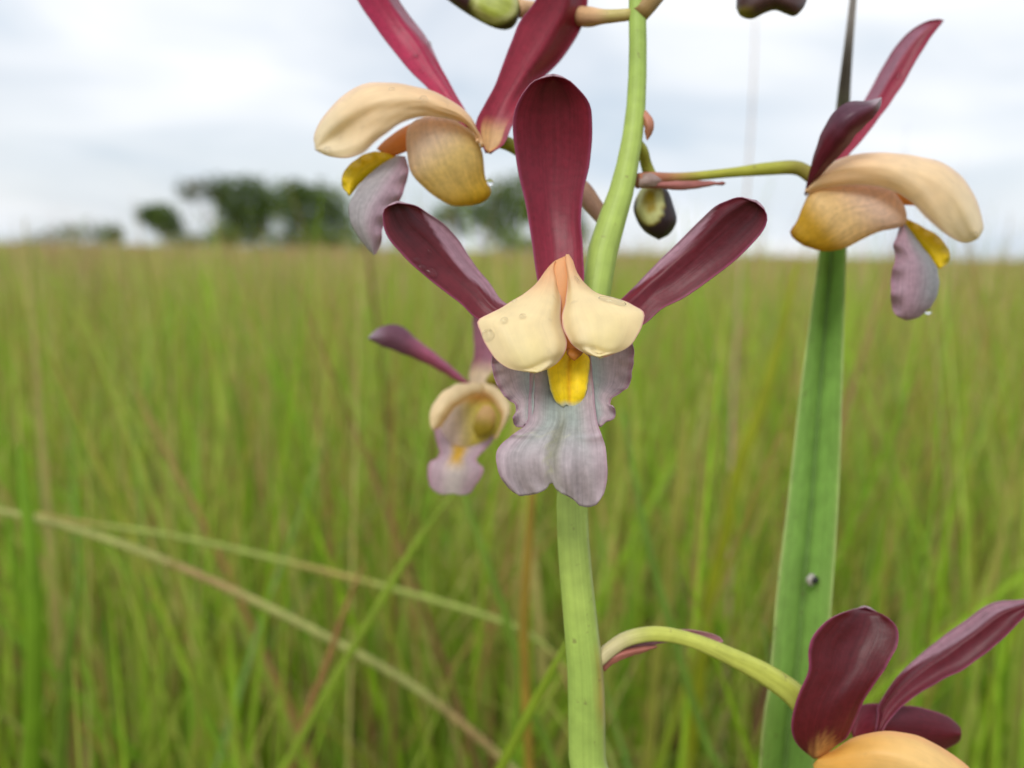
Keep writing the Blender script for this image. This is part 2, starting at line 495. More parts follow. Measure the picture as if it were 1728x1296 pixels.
A55 = math.radians(52)
blades('meadow_grass', 11000, 0.26, 2.4, 1.2, A55, 0.47, 0.085, 0.0062, 7,
       'broad green meadow grass growing close around the orchid', [c * 1.0 for c in PAL], [8, 6, 5, 1.6, 0.4, 0.4, 1.0], lean=0.27, tipc=S(170, 130, 84))
blades('meadow_grass', 13500, 0.29, 2.4, 1.3, A55, 0.47, 0.09, 0.0032, 8,
       'thin straw and rust coloured grass mixed into the near meadow', [c * 0.98 for c in PAL], [3, 2, 4, 5, 1.5, 1.6, 0.6], lean=0.55, tipc=S(160, 104, 72))
blades('meadow_grass', 60000, 2.3, 14, 1.0, A55, 0.47, 0.06, 0.0060, 4,
       'green and straw coloured meadow grass of the middle distance', PAL, [7, 5, 6, 4, 1.2, 0.4, 0.8], lean=0.2, tipc=S(186, 140, 98))
blades('meadow_grass', 52000, 13.5, 160, 0.6, A55, 0.47, 0.05, 0.011, 3,
       'far meadow grass running out to the horizon', PAL, [4, 3, 6, 6, 3, 0.2, 0.3], lean=0.2, tipc=S(196, 150, 108))
blades('seed_stalks', 900, 0.8, 14, 1.0, A55, 0.60, 0.09, 0.0026, 6,
       'thin straw coloured seed stalks rising above the green grass', [S(196, 170, 130), S(180, 140, 110), S(170, 160, 110)], [3, 2, 2], lean=0.10, mat=M_DRY, basecol=S(150, 140, 70))
blades('seed_stalks', 20000, 3, 60, 0.8, A55, 0.54, 0.06, 0.008, 3,
       'pinkish brown seed heads hazing the far meadow', [S(216, 176, 142), S(206, 168, 124), S(206, 186, 138)], [3, 2, 2], lean=0.12, mat=M_DRY, basecol=S(150, 140, 70))

blades('tussock_grass', 15000, 4.0, 45, 0.8, A55, 0.60, 0.08, 0.006, 4,
       'taller tussocks of greenish straw grass breaking the far skyline', [S(178, 164, 104), S(150, 158, 82), S(176, 138, 104)], [3, 3, 2], lean=0.16, mat=M_DRY, basecol=S(140, 140, 70), clump=0.28)

# ------------------------------------------------------------------ trees on the horizon
def far_point(px, dist):
    hx = math.atan((px - 864) / F)
    return np.array([dist * math.tan(hx), dist, 0.0])
def leaf_cloud(name, lobes, nleaf, size, pal, parent, seed):
    r = np.random.default_rng(seed)
    vol = np.array([l[3] * l[4] * l[5] for l in lobes]) ** 0.75
    wh = r.choice(len(lobes), nleaf, p=vol / vol.sum())
    lb = np.array(lobes)[wh]
    d = r.normal(size=(nleaf, 3)); d /= np.linalg.norm(d, axis=1, keepdims=True)
    # ragged: radius varies with direction, leaves sit mostly near the surface in clumps
    rad = 0.25 + 0.95 * r.random(nleaf) ** 0.6
    bump = 1 + 0.30 * np.sin(7 * d[:, 0] + lb[:, 0]) * np.sin(6 * d[:, 2] + lb[:, 1]) + 0.12 * np.sin(13 * d[:, 1] + 11 * d[:, 2])
    c = lb[:, :3] + d * (rad * bump)[:, None] * lb[:, 3:6]
    s = size * r.uniform(0.5, 1.3, nleaf)
    a = r.normal(size=(nleaf, 3)); a /= np.linalg.norm(a, axis=1, keepdims=True)
    b = np.cross(a, r.normal(size=(nleaf, 3))); b /= np.linalg.norm(b, axis=1, keepdims=True)
    a = a * s[:, None]; b = b * (s * 0.6)[:, None]
    V = np.stack([c - a, c - 0.1 * a + b, c + a, c - 0.1 * a - b], 1).reshape(-1, 3)
    Fc = np.arange(nleaf * 4).reshape(-1, 4)
    cc = np.array(pal)[r.integers(0, len(pal), nleaf)] * r.uniform(0.7, 1.3, (nleaf, 1))
    return build(name, V, Fc.tolist(), M_FOL, parent, np.repeat(cc, 4, 0), np.zeros((len(V), 2)), smooth=False)
GREENS = [S(84, 106, 46), S(98, 120, 52), S(74, 94, 44), S(110, 128, 60)]
LIGHTG = [S(110, 130, 56), S(120, 138, 66), S(98, 120, 52)]
GREYG = [S(118, 120, 92), S(104, 108, 80), S(96, 104, 70)]
def tree(name, px, dist, lobes_px, label, pal, nleaf=4200, size=0.30, stems=1, group='trees along the horizon', seed=1, cat='tree', trunk_r=0.16):
    """lobes_px: (px, height px above the horizon, half width px, half height px)"""
    k = dist / F
    base = far_point(px, dist)
    root = empty(name, base)
    tag(root, label, cat, group)
    r = np.random.default_rng(seed)
    lobes = []
    for (lx, lh, lw, lhh) in lobes_px:
        c = far_point(lx, dist)
        lobes.append((c[0], dist + r.uniform(-0.5, 0.5) * lw * k, 0.62 + lh * k, lw * k, lw * k * 0.9, lhh * k))
    leaf_cloud('crown', lobes, nleaf, size, pal, root, seed)
    # trunk forking into one limb for each lobe
    cen = np.mean([l[:3] for l in lobes], 0)
    fork = base + np.array([0.15 * (cen[0] - base[0]), 0, min(l[2] - 0.9 * l[5] for l in lobes) * 0.55 + 0.3])
    for j in range(stems):
        off = np.array([(j - (stems - 1) / 2) * 0.5, 0, 0])
        tube('trunk', np.array([base + off * 0.7 - [0, 0, 0.1], base * 0.5 + fork * 0.5 + off + [0.08, 0, 0], fork + off * 1.3]),
             [trunk_r * 1000, trunk_r * 760, trunk_r * 620], S(92, 82, 70), M_BARK, root, n=(8, 8))
    for i, l in enumerate(lobes):
        tip = np.array(l[:3]) + [0, 0, 0.35 * l[5]]
        m = fork * 0.45 + tip * 0.55 + [r.uniform(-.3, .3), r.uniform(-.3, .3), -0.15 * l[5]]
        tube('limb', np.array([fork, m, tip]), [trunk_r * 600, trunk_r * 380, trunk_r * 120], S(92, 82, 70), M_BARK, root, n=(8, 6))
    return root
tree('savanna_tree', 440, 96, [(385, 88, 22, 22), (415, 96, 28, 19), (440, 82, 26, 22), (402, 62, 27, 24), (430, 50, 26, 22), (398, 30, 20, 20), (424, 20, 20, 18), (452, 56, 20, 20), (385, 62, 16, 18), (440, 30, 18, 16), (460, 78, 18, 16)],
     'dark broad crowned tree left of the tallest pair on the horizon', GREENS, 2600, 0.34, 2, seed=11)
tree('savanna_tree', 532, 92, [(498, 90, 32, 17), (530, 87, 36, 19), (560, 68, 30, 24), (512, 64, 34, 22), (578, 46, 22, 22), (546, 44, 28, 22), (518, 34, 22, 18), (592, 28, 14, 14), (550, 18, 22, 16), (480, 70, 20, 20), (492, 46, 20, 20), (512, 14, 20, 14)],
     'dark tree with a low spreading right limb beside the broad crowned tree', GREENS, 2700, 0.34, 2, seed=12)
tree('savanna_tree', 352, 94, [(318, 92, 18, 13), (345, 98, 22, 12), (365, 80, 18, 14), (330, 78, 14, 10)],
     'thin crowned tree with sparse grey foliage against the clouds', GREYG, 420, 0.30, 1, seed=13, trunk_r=0.09)
tree('savanna_tree', 286, 105, [(262, 52, 26, 15), (284, 46, 26, 18), (300, 26, 16, 18), (250, 42, 16, 9), (278, 30, 18, 14)],
     'small round crowned tree standing alone on the horizon', GREENS, 1500, 0.32, 1, seed=14, trunk_r=0.12)
tree('savanna_tree', 828, 98, [(868, 104, 30, 22), (832, 88, 36, 24), (782, 66, 34, 22), (750, 54, 26, 18), (860, 66, 34, 26), (818, 50, 32, 20), (850, 32, 24, 16), (775, 30, 16, 14)],
     'dark green tree behind the upright maroon sepal', GREENS + LIGHTG[:1], 2500, 0.34, 2, seed=15)
tree('savanna_tree', 925, 104, [(905, 70, 30, 28), (940, 60, 32, 30), (960, 36, 24, 22)],
     'tree mostly hidden by the upright maroon sepal', GREENS, 3000, 0.34, 1, seed=16)
def bush(px, dist, lobes, label, pal, nl, seed, size=0.22):
    k = dist / F
    base = far_point(px, dist)
    root = empty('bush', base)
    tag(root, label, 'bush', 'bushes along the horizon')
    lb = []
    for (lx, lh, lw, lhh) in lobes:
        c = far_point(lx, dist)
        lb.append((c[0], dist, max(0.2, 0.62 + lh * k), lw * k, lw * k, lhh * k))
    leaf_cloud('foliage', lb, nl, size, pal, root, seed)
    for i, l in enumerate(lb):
        tube('branch', np.array([base - [0, 0, 0.05], (base + np.array(l[:3])) / 2 + [0.1, 0, 0], np.array(l[:3])]), [50, 35, 15], S(96, 84, 66), M_BARK, root, n=(6, 6))
bush(380, 80, [(378, 14, 20, 22), (392, 8, 18, 18)], 'pale green bush under the left edge of the dark trees', LIGHTG, 900, 21)
bush(470, 90, [(462, 10, 20, 14), (490, 14, 18, 16), (505, 6, 20, 14)], 'green bush in the gap between the two dark trees', GREENS + LIGHTG, 700, 27)
bush(590, 90, [(585, 10, 20, 12), (610, 4, 18, 10)], 'low bush right of the spreading tree limb', GREENS + LIGHTG, 600, 28)
bush(315, 100, [(310, 6, 26, 10), (340, 8, 24, 12)], 'low scrub between the round tree and the dark trees', GREYG + LIGHTG, 600, 29)
bush(545, 80, [(535, 18, 20, 22), (560, 12, 22, 18)], 'olive bush under the spreading right limb', LIGHTG, 900, 22)
bush(140, 120, [(110, 12, 36, 18), (150, 22, 34, 18), (182, 10, 30, 16), (76, 4, 30, 12), (40, 0, 26, 10)], 'faint low bush far left on the horizon', GREYG + LIGHTG, 800, 23, 0.3)
bush(198, 120, [(198, 22, 18, 12), (190, 8, 18, 12)], 'small dark bush between the faint low bush and the round tree', GREENS, 500, 24, 0.26)
bush(700, 96, [(690, 12, 24, 14), (735, 16, 30, 14)], 'low bush between the dark trees and the maroon sepal', LIGHTG + GREENS, 900, 25)
bush(880, 80, [(860, 14, 26, 18), (900, 10, 26, 16)], 'low bush at the foot of the tree behind the sepal', LIGHTG, 900, 26)

# ------------------------------------------------------------------ the orchid
orchid_base = to_ground(P(990, 2200, 130), 0, 0.05)
orchid = empty('orchid', orchid_base)
tag(orchid, 'orchid with maroon sepals, cream hooded petals and mauve lips on a green stem', 'orchid')

# colours of the flower parts
MAR_D, MAR, MAR_L, MAR_E = S(92, 22, 34), S(128, 30, 50), S(160, 44, 66), S(168, 78, 116)
MAUVE_BACK, PEACH, CREAM, CREAM_Y = S(158, 118, 132), S(244, 196, 146), S(250, 232, 186), S(246, 232, 168)
PINKE = S(226, 168, 166)
LIPM, LIPB, LIPE, YEL, GOLD = S(208, 190, 196), S(184, 196, 190), S(190, 146, 164), S(250, 214, 20), S(184, 142, 34)
def edge(U):
    return np.minimum(U, 1 - U) * 2
def maroon(dark_tip=0.6, peach_base=0.0, dark=MAR_D, mid=MAR, light=MAR_L, fold=None):
    def f(U, V, px, py):
        c = mix(np.broadcast_to(mid, U.shape + (3,)), dark, dark_tip * ss(V, 0.45, 0.95) * ss(edge(U), 0.1, 0.6))
        c = mix(c, light, 0.35 * (1 - ss(V, 0.0, 0.5)))
        c = mix(c, MAR_E, 0.6 * (1 - ss(edge(U), 0.0, 0.10)))
        if fold:                                    # sky sheen of a rolled-back margin, painted as a pale mauve strip
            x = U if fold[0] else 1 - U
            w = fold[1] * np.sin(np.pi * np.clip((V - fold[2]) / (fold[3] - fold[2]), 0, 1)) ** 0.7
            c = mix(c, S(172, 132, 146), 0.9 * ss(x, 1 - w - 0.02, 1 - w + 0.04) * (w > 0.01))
        if peach_base:
            c = mix(c, S(206, 160, 104), (1 - ss(V + 0.1 * (edge(U) < 0.3), 0.5 * peach_base, peach_base)) * ss(edge(U), 0.0, 0.4))
        return c
    return f
def mauve_back(U, V, px, py):
    c = np.broadcast_to(MAUVE_BACK, U.shape + (3,))
    c = mix(c, S(120, 52, 72), 0.55 * (1 - ss(V, 0.0, 0.7)))
    return mix(c, S(184, 160, 170), 0.7 * ss(V, 0.75, 1.0))
def cream_col(U, V, px, py):
    c = mix(np.broadcast_to(PEACH, U.shape + (3,)), CREAM, ss(V, 0.02, 0.35))
    c = mix(c, CREAM_Y, 0.6 * ss(V, 0.4, 0.8) * ss(edge(U), 0.2, 0.8))
    return mix(c, PINKE, 0.95 * (1 - ss(edge(U), 0.0, 0.05)))
def hood_col(U, V, px, py):
    c = mix(np.broadcast_to(S(248, 212, 162), U.shape + (3,)), S(250, 226, 184), ss(V, 0.1, 0.55))
    c = mix(c, S(252, 236, 200), ss(V, 0.6, 0.9))
    return mix(c, S(246, 222, 200), 0.8 * (1 - ss(edge(U), 0.0, 0.2)))
def pouch_col(a, b):
    """mauve cream at the mouth, golden towards the spur; (a, b) pixel points from mouth to spur"""
    a, b = np.array(a, float), np.array(b, float)
    d = b - a
    def f(U, V, px, py):
        s = ((px - a[0]) * d[0] + (py - a[1]) * d[1]) / (d @ d)
        c = mix(np.broadcast_to(S(244, 220, 198), U.shape + (3,)), S(236, 208, 132), ss(s, 0.05, 0.55))
        c = mix(c, S(216, 176, 48), ss(s, 0.55, 1.0))
        return mix(c, S(168, 96, 40), 0.6 * ss(s, 0.97, 1.12))
    return f
def lip_col(bot=0.55):
    def f(U, V, px, py):
        c = mix(np.broadcast_to(LIPB, U.shape + (3,)), LIPM, np.maximum(ss(V, bot - 0.15, bot + 0.25) * 0.8, 1 - ss(edge(U), 0.1, 0.7)))
        c = mix(c, S(190, 192, 170), 0.35 * (1 - ss(np.abs(U - 0.5), 0.02, 0.12)) * ss(V, 0.2, 0.6))
        return mix(c, LIPE, 0.55 * (1 - ss(edge(U), 0.0, 0.08)))
    return f

GREEN_STEM = S(168, 190, 92)
def stem_col(U, V, px, py):
    c = np.broadcast_to(GREEN_STEM, U.shape + (3,))
    c = mix(c, S(150, 178, 84), ss(np.sin(py * 0.011 + 1.0), -0.5, 0.9) * 0.6)
    # brownish sheath scar below the lowest flower stalk
    c = mix(c, S(176, 150, 76), 0.8 * ss(px, 1002, 1014) * ss(py, 1105, 1125) * (1 - ss(py, 1180, 1260)))
    c = mix(c, S(186, 176, 160), 0.35 * ss(U, 0.90, 1.0) * ss(py, 850, 900))
    return c
sp = [(1073, -240, 106, 11), (1075, -120, 106, 13), (1075, 0, 106, 14.5), (1076, 100, 106, 15), (1071, 200, 106, 16.5), (1056, 290, 105, 19),
      (1043, 340, 104, 22), (1026, 390, 103.5, 25), (1013, 440, 103, 25), (1004, 500, 102, 25), (988, 600, 101, 25.5), (973, 720, 100, 26),
      (965, 840, 99.5, 26), (968, 930, 99.5, 27), (978, 1040, 100, 28.5), (988, 1150, 101, 31), (990, 1296, 103, 31.5), (991, 1600, 109, 33)]
spts = PT([(a, b, c) for a, b, c, d in sp])
srad = [d * c / F for a, b, c, d in sp]
# world-space samples at the same parameter as the radii
cw = np.vstack([spts, [orchid_base * 0.5 + spts[-1] * 0.5], [orchid_base - [0, 0, 0.01]]])
srad = srad + [2.9, 3.2]
seglen = np.concatenate([[0], np.cumsum(np.linalg.norm(np.diff(cw, axis=0), axis=1))]); seglen /= seglen[-1]
srad_u = np.interp(np.linspace(0, 1, 160), seglen, srad)
stem = tube('stem', cw, srad_u, stem_col, M_STEM, orchid, n=(170, 20), ridge=0.02)

def flower(px, py, mm):
    return empty('flower', P(px, py, mm), orchid)

# --- front flower, facing the lens
f1 = flower(955, 540, 94)
def fold_up(k, a=0.70, w=0.3, hi=True):
    """one margin rolled back"""
    def f(U, V):
        x = U if hi else 1 - U
        return k * ss(x, a, a + w) * np.sin(np.clip(V, 0, 1) * np.pi * 0.92 + 0.2)
    return f
sheet('dorsal_sepal', [(936, 520), (915, 492), (906, 467), (892, 367), (873, 279), (866, 212), (875, 171), (896, 142), (916, 132), (933, 129)],
      [(958, 520), (978, 492), (985, 465), (980, 371), (985, 321), (996, 267), (999, 204), (992, 171), (967, 142), (950, 132), (933, 129)],
      [95, 97.5, 99, 98.5, 96.5, 94.5], cup=[0.4, 1.4, 1.6, 1.6, 0.8], col=maroon(0.75), back=mauve_back, mat=M_SEPAL, parent=f1, rough=0.25)
lsL = sheet('lateral_sepal', [(880, 560), (840, 552), (804, 537), (775, 510), (725, 471), (679, 429), (654, 398), (646, 371), (650, 352), (671, 343)],
      [(900, 520), (878, 520), (850, 510), (826, 478), (800, 446), (780, 415), (758, 387), (725, 362), (700, 348), (671, 343)],
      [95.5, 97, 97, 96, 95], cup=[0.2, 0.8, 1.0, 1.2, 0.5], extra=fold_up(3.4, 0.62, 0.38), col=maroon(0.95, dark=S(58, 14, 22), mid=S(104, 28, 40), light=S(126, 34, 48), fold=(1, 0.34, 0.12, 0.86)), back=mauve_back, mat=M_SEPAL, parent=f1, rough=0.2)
sheet('lateral_sepal', [(1010, 575), (1050, 562), (1087, 546), (1117, 521), (1158, 500), (1217, 458), (1250, 429), (1283, 396), (1294, 372), (1290, 355), (1275, 342)],
      [(1000, 525), (1025, 518), (1050, 504), (1100, 454), (1154, 400), (1200, 355), (1225, 340), (1250, 334), (1275, 342)],
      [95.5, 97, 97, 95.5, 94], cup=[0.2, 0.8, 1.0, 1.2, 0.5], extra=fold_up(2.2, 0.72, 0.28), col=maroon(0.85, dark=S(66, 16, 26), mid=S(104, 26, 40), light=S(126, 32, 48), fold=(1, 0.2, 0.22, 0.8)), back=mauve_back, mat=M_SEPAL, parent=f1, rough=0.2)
# cream petals arching forward over the column
def roll_inner(hi, k=1.3):
    def f(U, V):
        x = U if hi else 1 - U
        return (k * ss(x, 0.84, 1.0) * ss(V, 0.0, 0.15) + 0.3 * ss(1 - x, 0.7, 1.0) * ss(V, 0.2, 0.5) - 0.5 * ss(V, 0.82, 1.0)
                + 0.4 * np.exp(-((V - 0.84 - 0.05 * np.sin(5 * x)) / 0.035) ** 2) * ss(x, 0.1, 0.4))
    return f
pL = sheet('petal', [(936, 440), (924, 452), (902, 481), (880, 498), (850, 516), (824, 530), (806, 542), (811, 562), (828, 596), (850, 617), (880, 627), (908, 629)],
      [(938, 440), (936, 452), (941, 470), (945, 490), (947, 510), (947, 541), (954, 566), (957, 580), (951, 600), (940, 612), (926, 622), (908, 629)],
      [95, 92, 89.5, 87.5, 86.2, 86], cup=[-0.3, -1.0, -1.3, -1.1, -0.5, 0.0], extra=roll_inner(True), col=cream_col, mat=M_CREAM, parent=f1, thick=0.4, rough=0.2)
pR = sheet('petal', [(955, 429), (953, 440), (955, 455), (957, 476), (954, 507), (948, 537), (951, 556), (965, 581), (987, 596), (1010, 603)],
      [(960, 429), (967, 440), (976, 463), (1002, 491), (1039, 503), (1066, 513), (1087, 528), (1084, 548), (1069, 578), (1042, 595), (1010, 603)],
      [95, 92, 89.5, 87.2, 86, 85.6], cup=[-0.3, -1.0, -1.3, -1.1, -0.5, 0.0], extra=roll_inner(False), col=cream_col, mat=M_CREAM, parent=f1, thick=0.4, rough=0.2)
def inner_col(U, V, px, py):
    c = mix(np.broadcast_to(S(242, 186, 130), U.shape + (3,)), S(232, 160, 96), ss(V, 0.1, 0.5))
    return mix(c, S(150, 90, 40), ss(V, 0.85, 1.0))
col1 = pod('column', [(936, 440), (931, 470), (936, 530), (948, 580), (966, 602)], [(954, 432), (962, 470), (966, 530), (984, 580), (966, 602)],
    [95, 93.2, 92, 91, 90], k=0.35, col=inner_col, mat=M_CREAM, parent=f1)
pod('anther_cap', [(960, 588), (956, 596), (962, 604), (969, 609)], [(978, 587), (984, 595), (976, 604), (969, 609)], [89.4, 88.8, 88.6], k=0.35, col=S(168, 104, 34), mat=M_YEL, parent=f1, n=(14, 12))
def crease(U, V):
    g = -0.0 + 0.9 * np.exp(-((U - 0.5) / 0.05) ** 2) * ss(V, 0.35, 0.6)       # mid groove
    fold = -0.7 * np.exp(-((V - 0.60) / 0.035) ** 2) * ss(np.abs(U - 0.5), 0.0, 0.3)
    wav = (0.6 * np.sin(U * 12 + V * 5) + 0.25 * np.sin(U * 31 + 3 * np.sin(V * 9))) * ss(V, 0.62, 1.0)
    return g + fold + wav
def lip1_col(U, V, px, py):
    c = lip_col(0.58)(U, V, px, py)
    c = mix(c, S(206, 206, 190), 0.75 * np.exp(-((V - 0.605 - 0.02 * np.sin(U * 25)) / 0.010) ** 2) * (np.abs(U - 0.35) < 0.3))
    x = 0.47 + 0.025 * np.sin(V * 60) 
    c = mix(c, S(208, 208, 170), 0.6 * np.exp(-((U - x) / 0.018) ** 2) * ss(V, 0.55, 0.65) * (1 - ss(V, 0.88, 0.95)))
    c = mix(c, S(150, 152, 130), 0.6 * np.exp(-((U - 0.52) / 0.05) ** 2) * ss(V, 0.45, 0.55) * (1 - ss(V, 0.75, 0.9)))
    return c
sheet('lip', [(905, 575), (896, 620), (893, 680), (889, 714), (866, 733), (846, 750), (837, 766), (840, 793), (848, 812), (858, 826)],
      [(992, 575), (998, 620), (1003, 680), (1009, 716), (1016, 736), (1022, 755), (1025, 789), (1024, 815), (1019, 838)],
      [92, 91, 89.2, 87, 85.8, 86.2], cup=[1.2, 1.6, 1.0, -0.6, -0.4], extra=crease,
      bottom=[824, 831, 835, 836, 836, 835, 833, 829, 825, 812, 827, 832, 836, 840, 846, 853, 856, 856, 853, 846, 834],
      n=(64, 44), col=lip1_col, back=S(186, 156, 168), mat=M_LIP, parent=f1, thick=0.35, rough=0.18)
def frill(side):
    def f(U, V):
        e = 1 - ss(U, 0.0, 0.45)
        return e * (0.5 * np.sin(V * 23 + side + 2 * np.sin(V * 7)) + 0.4 * np.sin(V * 51 + 2 * side))
    return f
def side_col(U, V, px, py):
    c = mix(np.broadcast_to(LIPM, U.shape + (3,)), LIPB, ss(U, 0.35, 0.95))
    return mix(c, LIPE, 0.9 * (1 - ss(U, 0.0, 0.14)))
sheet('side_lobe', [(842, 565), (834, 585), (831, 604), (831, 622), (836, 642), (846, 661), (857, 674), (868, 681), (872, 692), (866, 704), (869, 717), (880, 720), (889, 713)],
      [(905, 560), (904, 600), (902, 640), (900, 680), (898, 700), (894, 712)], [92.2, 92.5, 91, 89.6, 88.6], cup=[0.6, 1.2, 0.6, 0.2], extra=frill(0.4), n=(70, 20), col=side_col, back=LIPM, mat=M_LIP, parent=f1, thick=0.3)
sheet('side_lobe', [(1060, 560), (1067, 578), (1070, 600), (1066, 625), (1064, 640), (1058, 655), (1044, 664), (1033, 671), (1030, 682), (1038, 692), (1037, 704), (1026, 710), (1014, 718)],
      [(985, 560), (990, 600), (995, 640), (1000, 680), (1005, 715)], [92.2, 92.5, 91, 89.6, 88.6], cup=[0.6, 1.2, 0.6, 0.2], extra=frill(1.7), n=(70, 20), col=side_col, back=LIPM, mat=M_LIP, parent=f1, thick=0.3)
def two_ridges(U, V):
    return -0.55 * np.abs(np.sin(2 * np.pi * U)) ** 0.7 * np.sin(np.pi * np.clip(0.15 + 0.85 * V, 0, 1)) ** 0.6
def callus_col(U, V, px, py):
    c = mix(np.broadcast_to(YEL, U.shape + (3,)), S(224, 168, 10), np.exp(-((U - 0.5) / 0.06) ** 2) * 0.7)
    c = mix(c, LIPB, 0.85 * ss(V, 0.86, 1.0))
    return mix(c, S(206, 200, 130), 0.7 * (1 - ss(edge(U), 0.0, 0.14)) * ss(V, 0.2, 0.5))
sheet('callus', [(942, 590), (925, 612), (924, 630), (928, 655), (936, 676), (944, 686)], [(978, 590), (993, 602), (996, 618), (993, 645), (988, 668), (981, 683)],
      [91.9, 91.6, 91.2, 90.5, 90.5], extra=two_ridges, bottom=[684, 688, 684, 688, 690, 686, 682], col=callus_col, mat=M_YEL, parent=f1, thick=0.15, n=(36, 36))
tube('pedicel', PT([(988, 640, 100.5), (982, 590, 99), (968, 540, 97), (955, 520, 95.5)]), [1.1, 1.2, 1.4, 1.2], S(150, 160, 70), M_STEM, f1, n=(14, 10))

# --- upper flower whose hood faces left
f2 = flower(815, 225, 108)
s2a = sheet('lateral_sepal', [(785, 215), (760, 190), (722, 149), (694, 121), (649, 66), (604, 0), (575, -50), (568, -85), (585, -110)],
      [(800, 210), (788, 191), (750, 125), (722, 69), (692, 28), (670, -5), (648, -50), (620, -95), (585, -110)],
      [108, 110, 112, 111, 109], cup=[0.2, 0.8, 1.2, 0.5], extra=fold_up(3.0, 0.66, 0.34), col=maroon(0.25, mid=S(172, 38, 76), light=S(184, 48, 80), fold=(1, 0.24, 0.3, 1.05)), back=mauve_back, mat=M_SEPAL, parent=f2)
def wing_back(U, V):
    return 4.5 * ss(U, 0.55, 1.0) * ss(V, 0.15, 0.5)
sheet('dorsal_sepal', [(822, 257), (806, 232), (805, 201), (833, 149), (861, 76), (878, 35), (904, 0), (915, -40), (935, -70), (962, -82)],
      [(826, 257), (850, 243), (866, 208), (899, 150), (930, 118), (962, 80), (984, 38), (992, 0), (990, -40), (962, -82)],
      [105, 106, 107, 107, 105], cup=[0.4, 0.6, 0.8, 0.8], extra=wing_back, col=maroon(0.6, 0.19, mid=S(146, 34, 56), light=S(160, 44, 64)), back=mauve_back, mat=M_SEPAL, parent=f2)
hoodU = [(806, 226), (800, 205), (782, 184), (750, 163), (722, 151), (674, 141), (632, 139), (601, 146), (569, 170), (545, 198), (529, 228), (533, 252)]
hoodD = [(812, 250), (803, 228), (780, 207), (743, 198), (708, 197), (674, 208), (649, 226), (628, 243), (611, 259), (583, 267), (552, 263), (533, 252)]
s2h = sheet('petal', hoodU, hoodD, [106, 105, 104.5, 105, 107], cup=[-1.5, -3.5, -4.0, -2.0], extra=lambda U, V: 2.2 * np.exp(-((U - 0.55) / 0.25) ** 2 - ((V - 0.8) / 0.14) ** 2), bulge=True, col=hood_col, mat=M_CREAM, parent=f2, thick=0.45, rough=0.4)
sheet('petal', [(a * 0.96 + 26, b * 0.96 + 12) for a, b in hoodU], [(a * 0.96 + 26, b * 0.96 + 8) for a, b in hoodD], [109, 112, 114, 114, 112], cup=[1.0, 2.5, 3, 1.5], bulge=True, col=hood_col, mat=M_CREAM, parent=f2, thick=0.45, rough=0.4)
pod('column', [(770, 210), (720, 200), (680, 215), (650, 236), (636, 250)], [(780, 235), (740, 235), (700, 250), (660, 264), (636, 252)], [109, 109, 109, 110], k=0.7, col=S(234, 162, 92), mat=M_CREAM, parent=f2)
f2p = pod('lip_pouch', [(728, 196), (702, 202), (688, 216), (685, 236), (687, 260), (694, 292), (715, 316), (736, 333), (764, 347), (796, 347)],
    [(740, 196), (771, 205), (799, 226), (814, 257), (819, 299), (829, 322), (820, 338), (796, 347)], [107, 106.5, 107, 108, 108.5], k=0.42,
    col=pouch_col((700, 225), (800, 345)), mat=M_LIP, parent=f2)
def lip2_col(U, V, px, py):
    c = mix(np.broadcast_to(S(188, 182, 184), U.shape + (3,)), S(206, 176, 190), ss(U, 0.25, 0.75))
    return mix(c, S(196, 132, 158), 0.8 * ss(U, 0.88, 1.0))
sheet('lip', [(672, 262), (646, 276), (615, 302), (592, 337), (589, 365), (600, 392), (617, 417), (632, 431)],
      [(684, 264), (690, 288), (685, 309), (675, 338), (660, 362), (646, 384), (643, 412), (632, 431)], [108, 106.5, 105.5, 105, 105.5], cup=[-0.6, -2.0, -1.6, -0.5],
      extra=lambda U, V: 0.5 * np.sin(V * 30) * ss(U, 0.6, 1.0), col=lip2_col, back=LIPM, mat=M_LIP, parent=f2, thick=0.35)
sheet('callus', [(672, 264), (640, 256), (615, 260), (590, 278), (577, 297), (578, 315), (590, 330)],
      [(676, 270), (660, 276), (640, 284), (620, 298), (604, 314), (596, 325), (590, 331)], [109, 108.5, 108, 107.5], cup=[-0.3, -1.0, -0.8], extra=lambda U, V: 0.5 * np.sin(V * 38) * ss(1 - U, 0.5, 1.0), col=S(224, 190, 8), mat=M_YEL, parent=f2)
tube('pedicel', PT([(1030, 384, 106), (1018, 368, 107), (1000, 345, 108), (978, 316, 109), (940, 290, 110), (890, 262, 109.5), (860, 244, 108.5), (826, 232, 108)]),
     [0.9, 1.15, 1.3, 1.2, 1.05, 0.95, 0.9, 1.0], lambda U, V, px, py: mix(np.broadcast_to(S(172, 130, 106), U.shape + (3,)), S(150, 150, 40), ss(px, 930, 860) if False else 1 - ss(px, 860, 930)), M_STEM, f2, n=(26, 12))

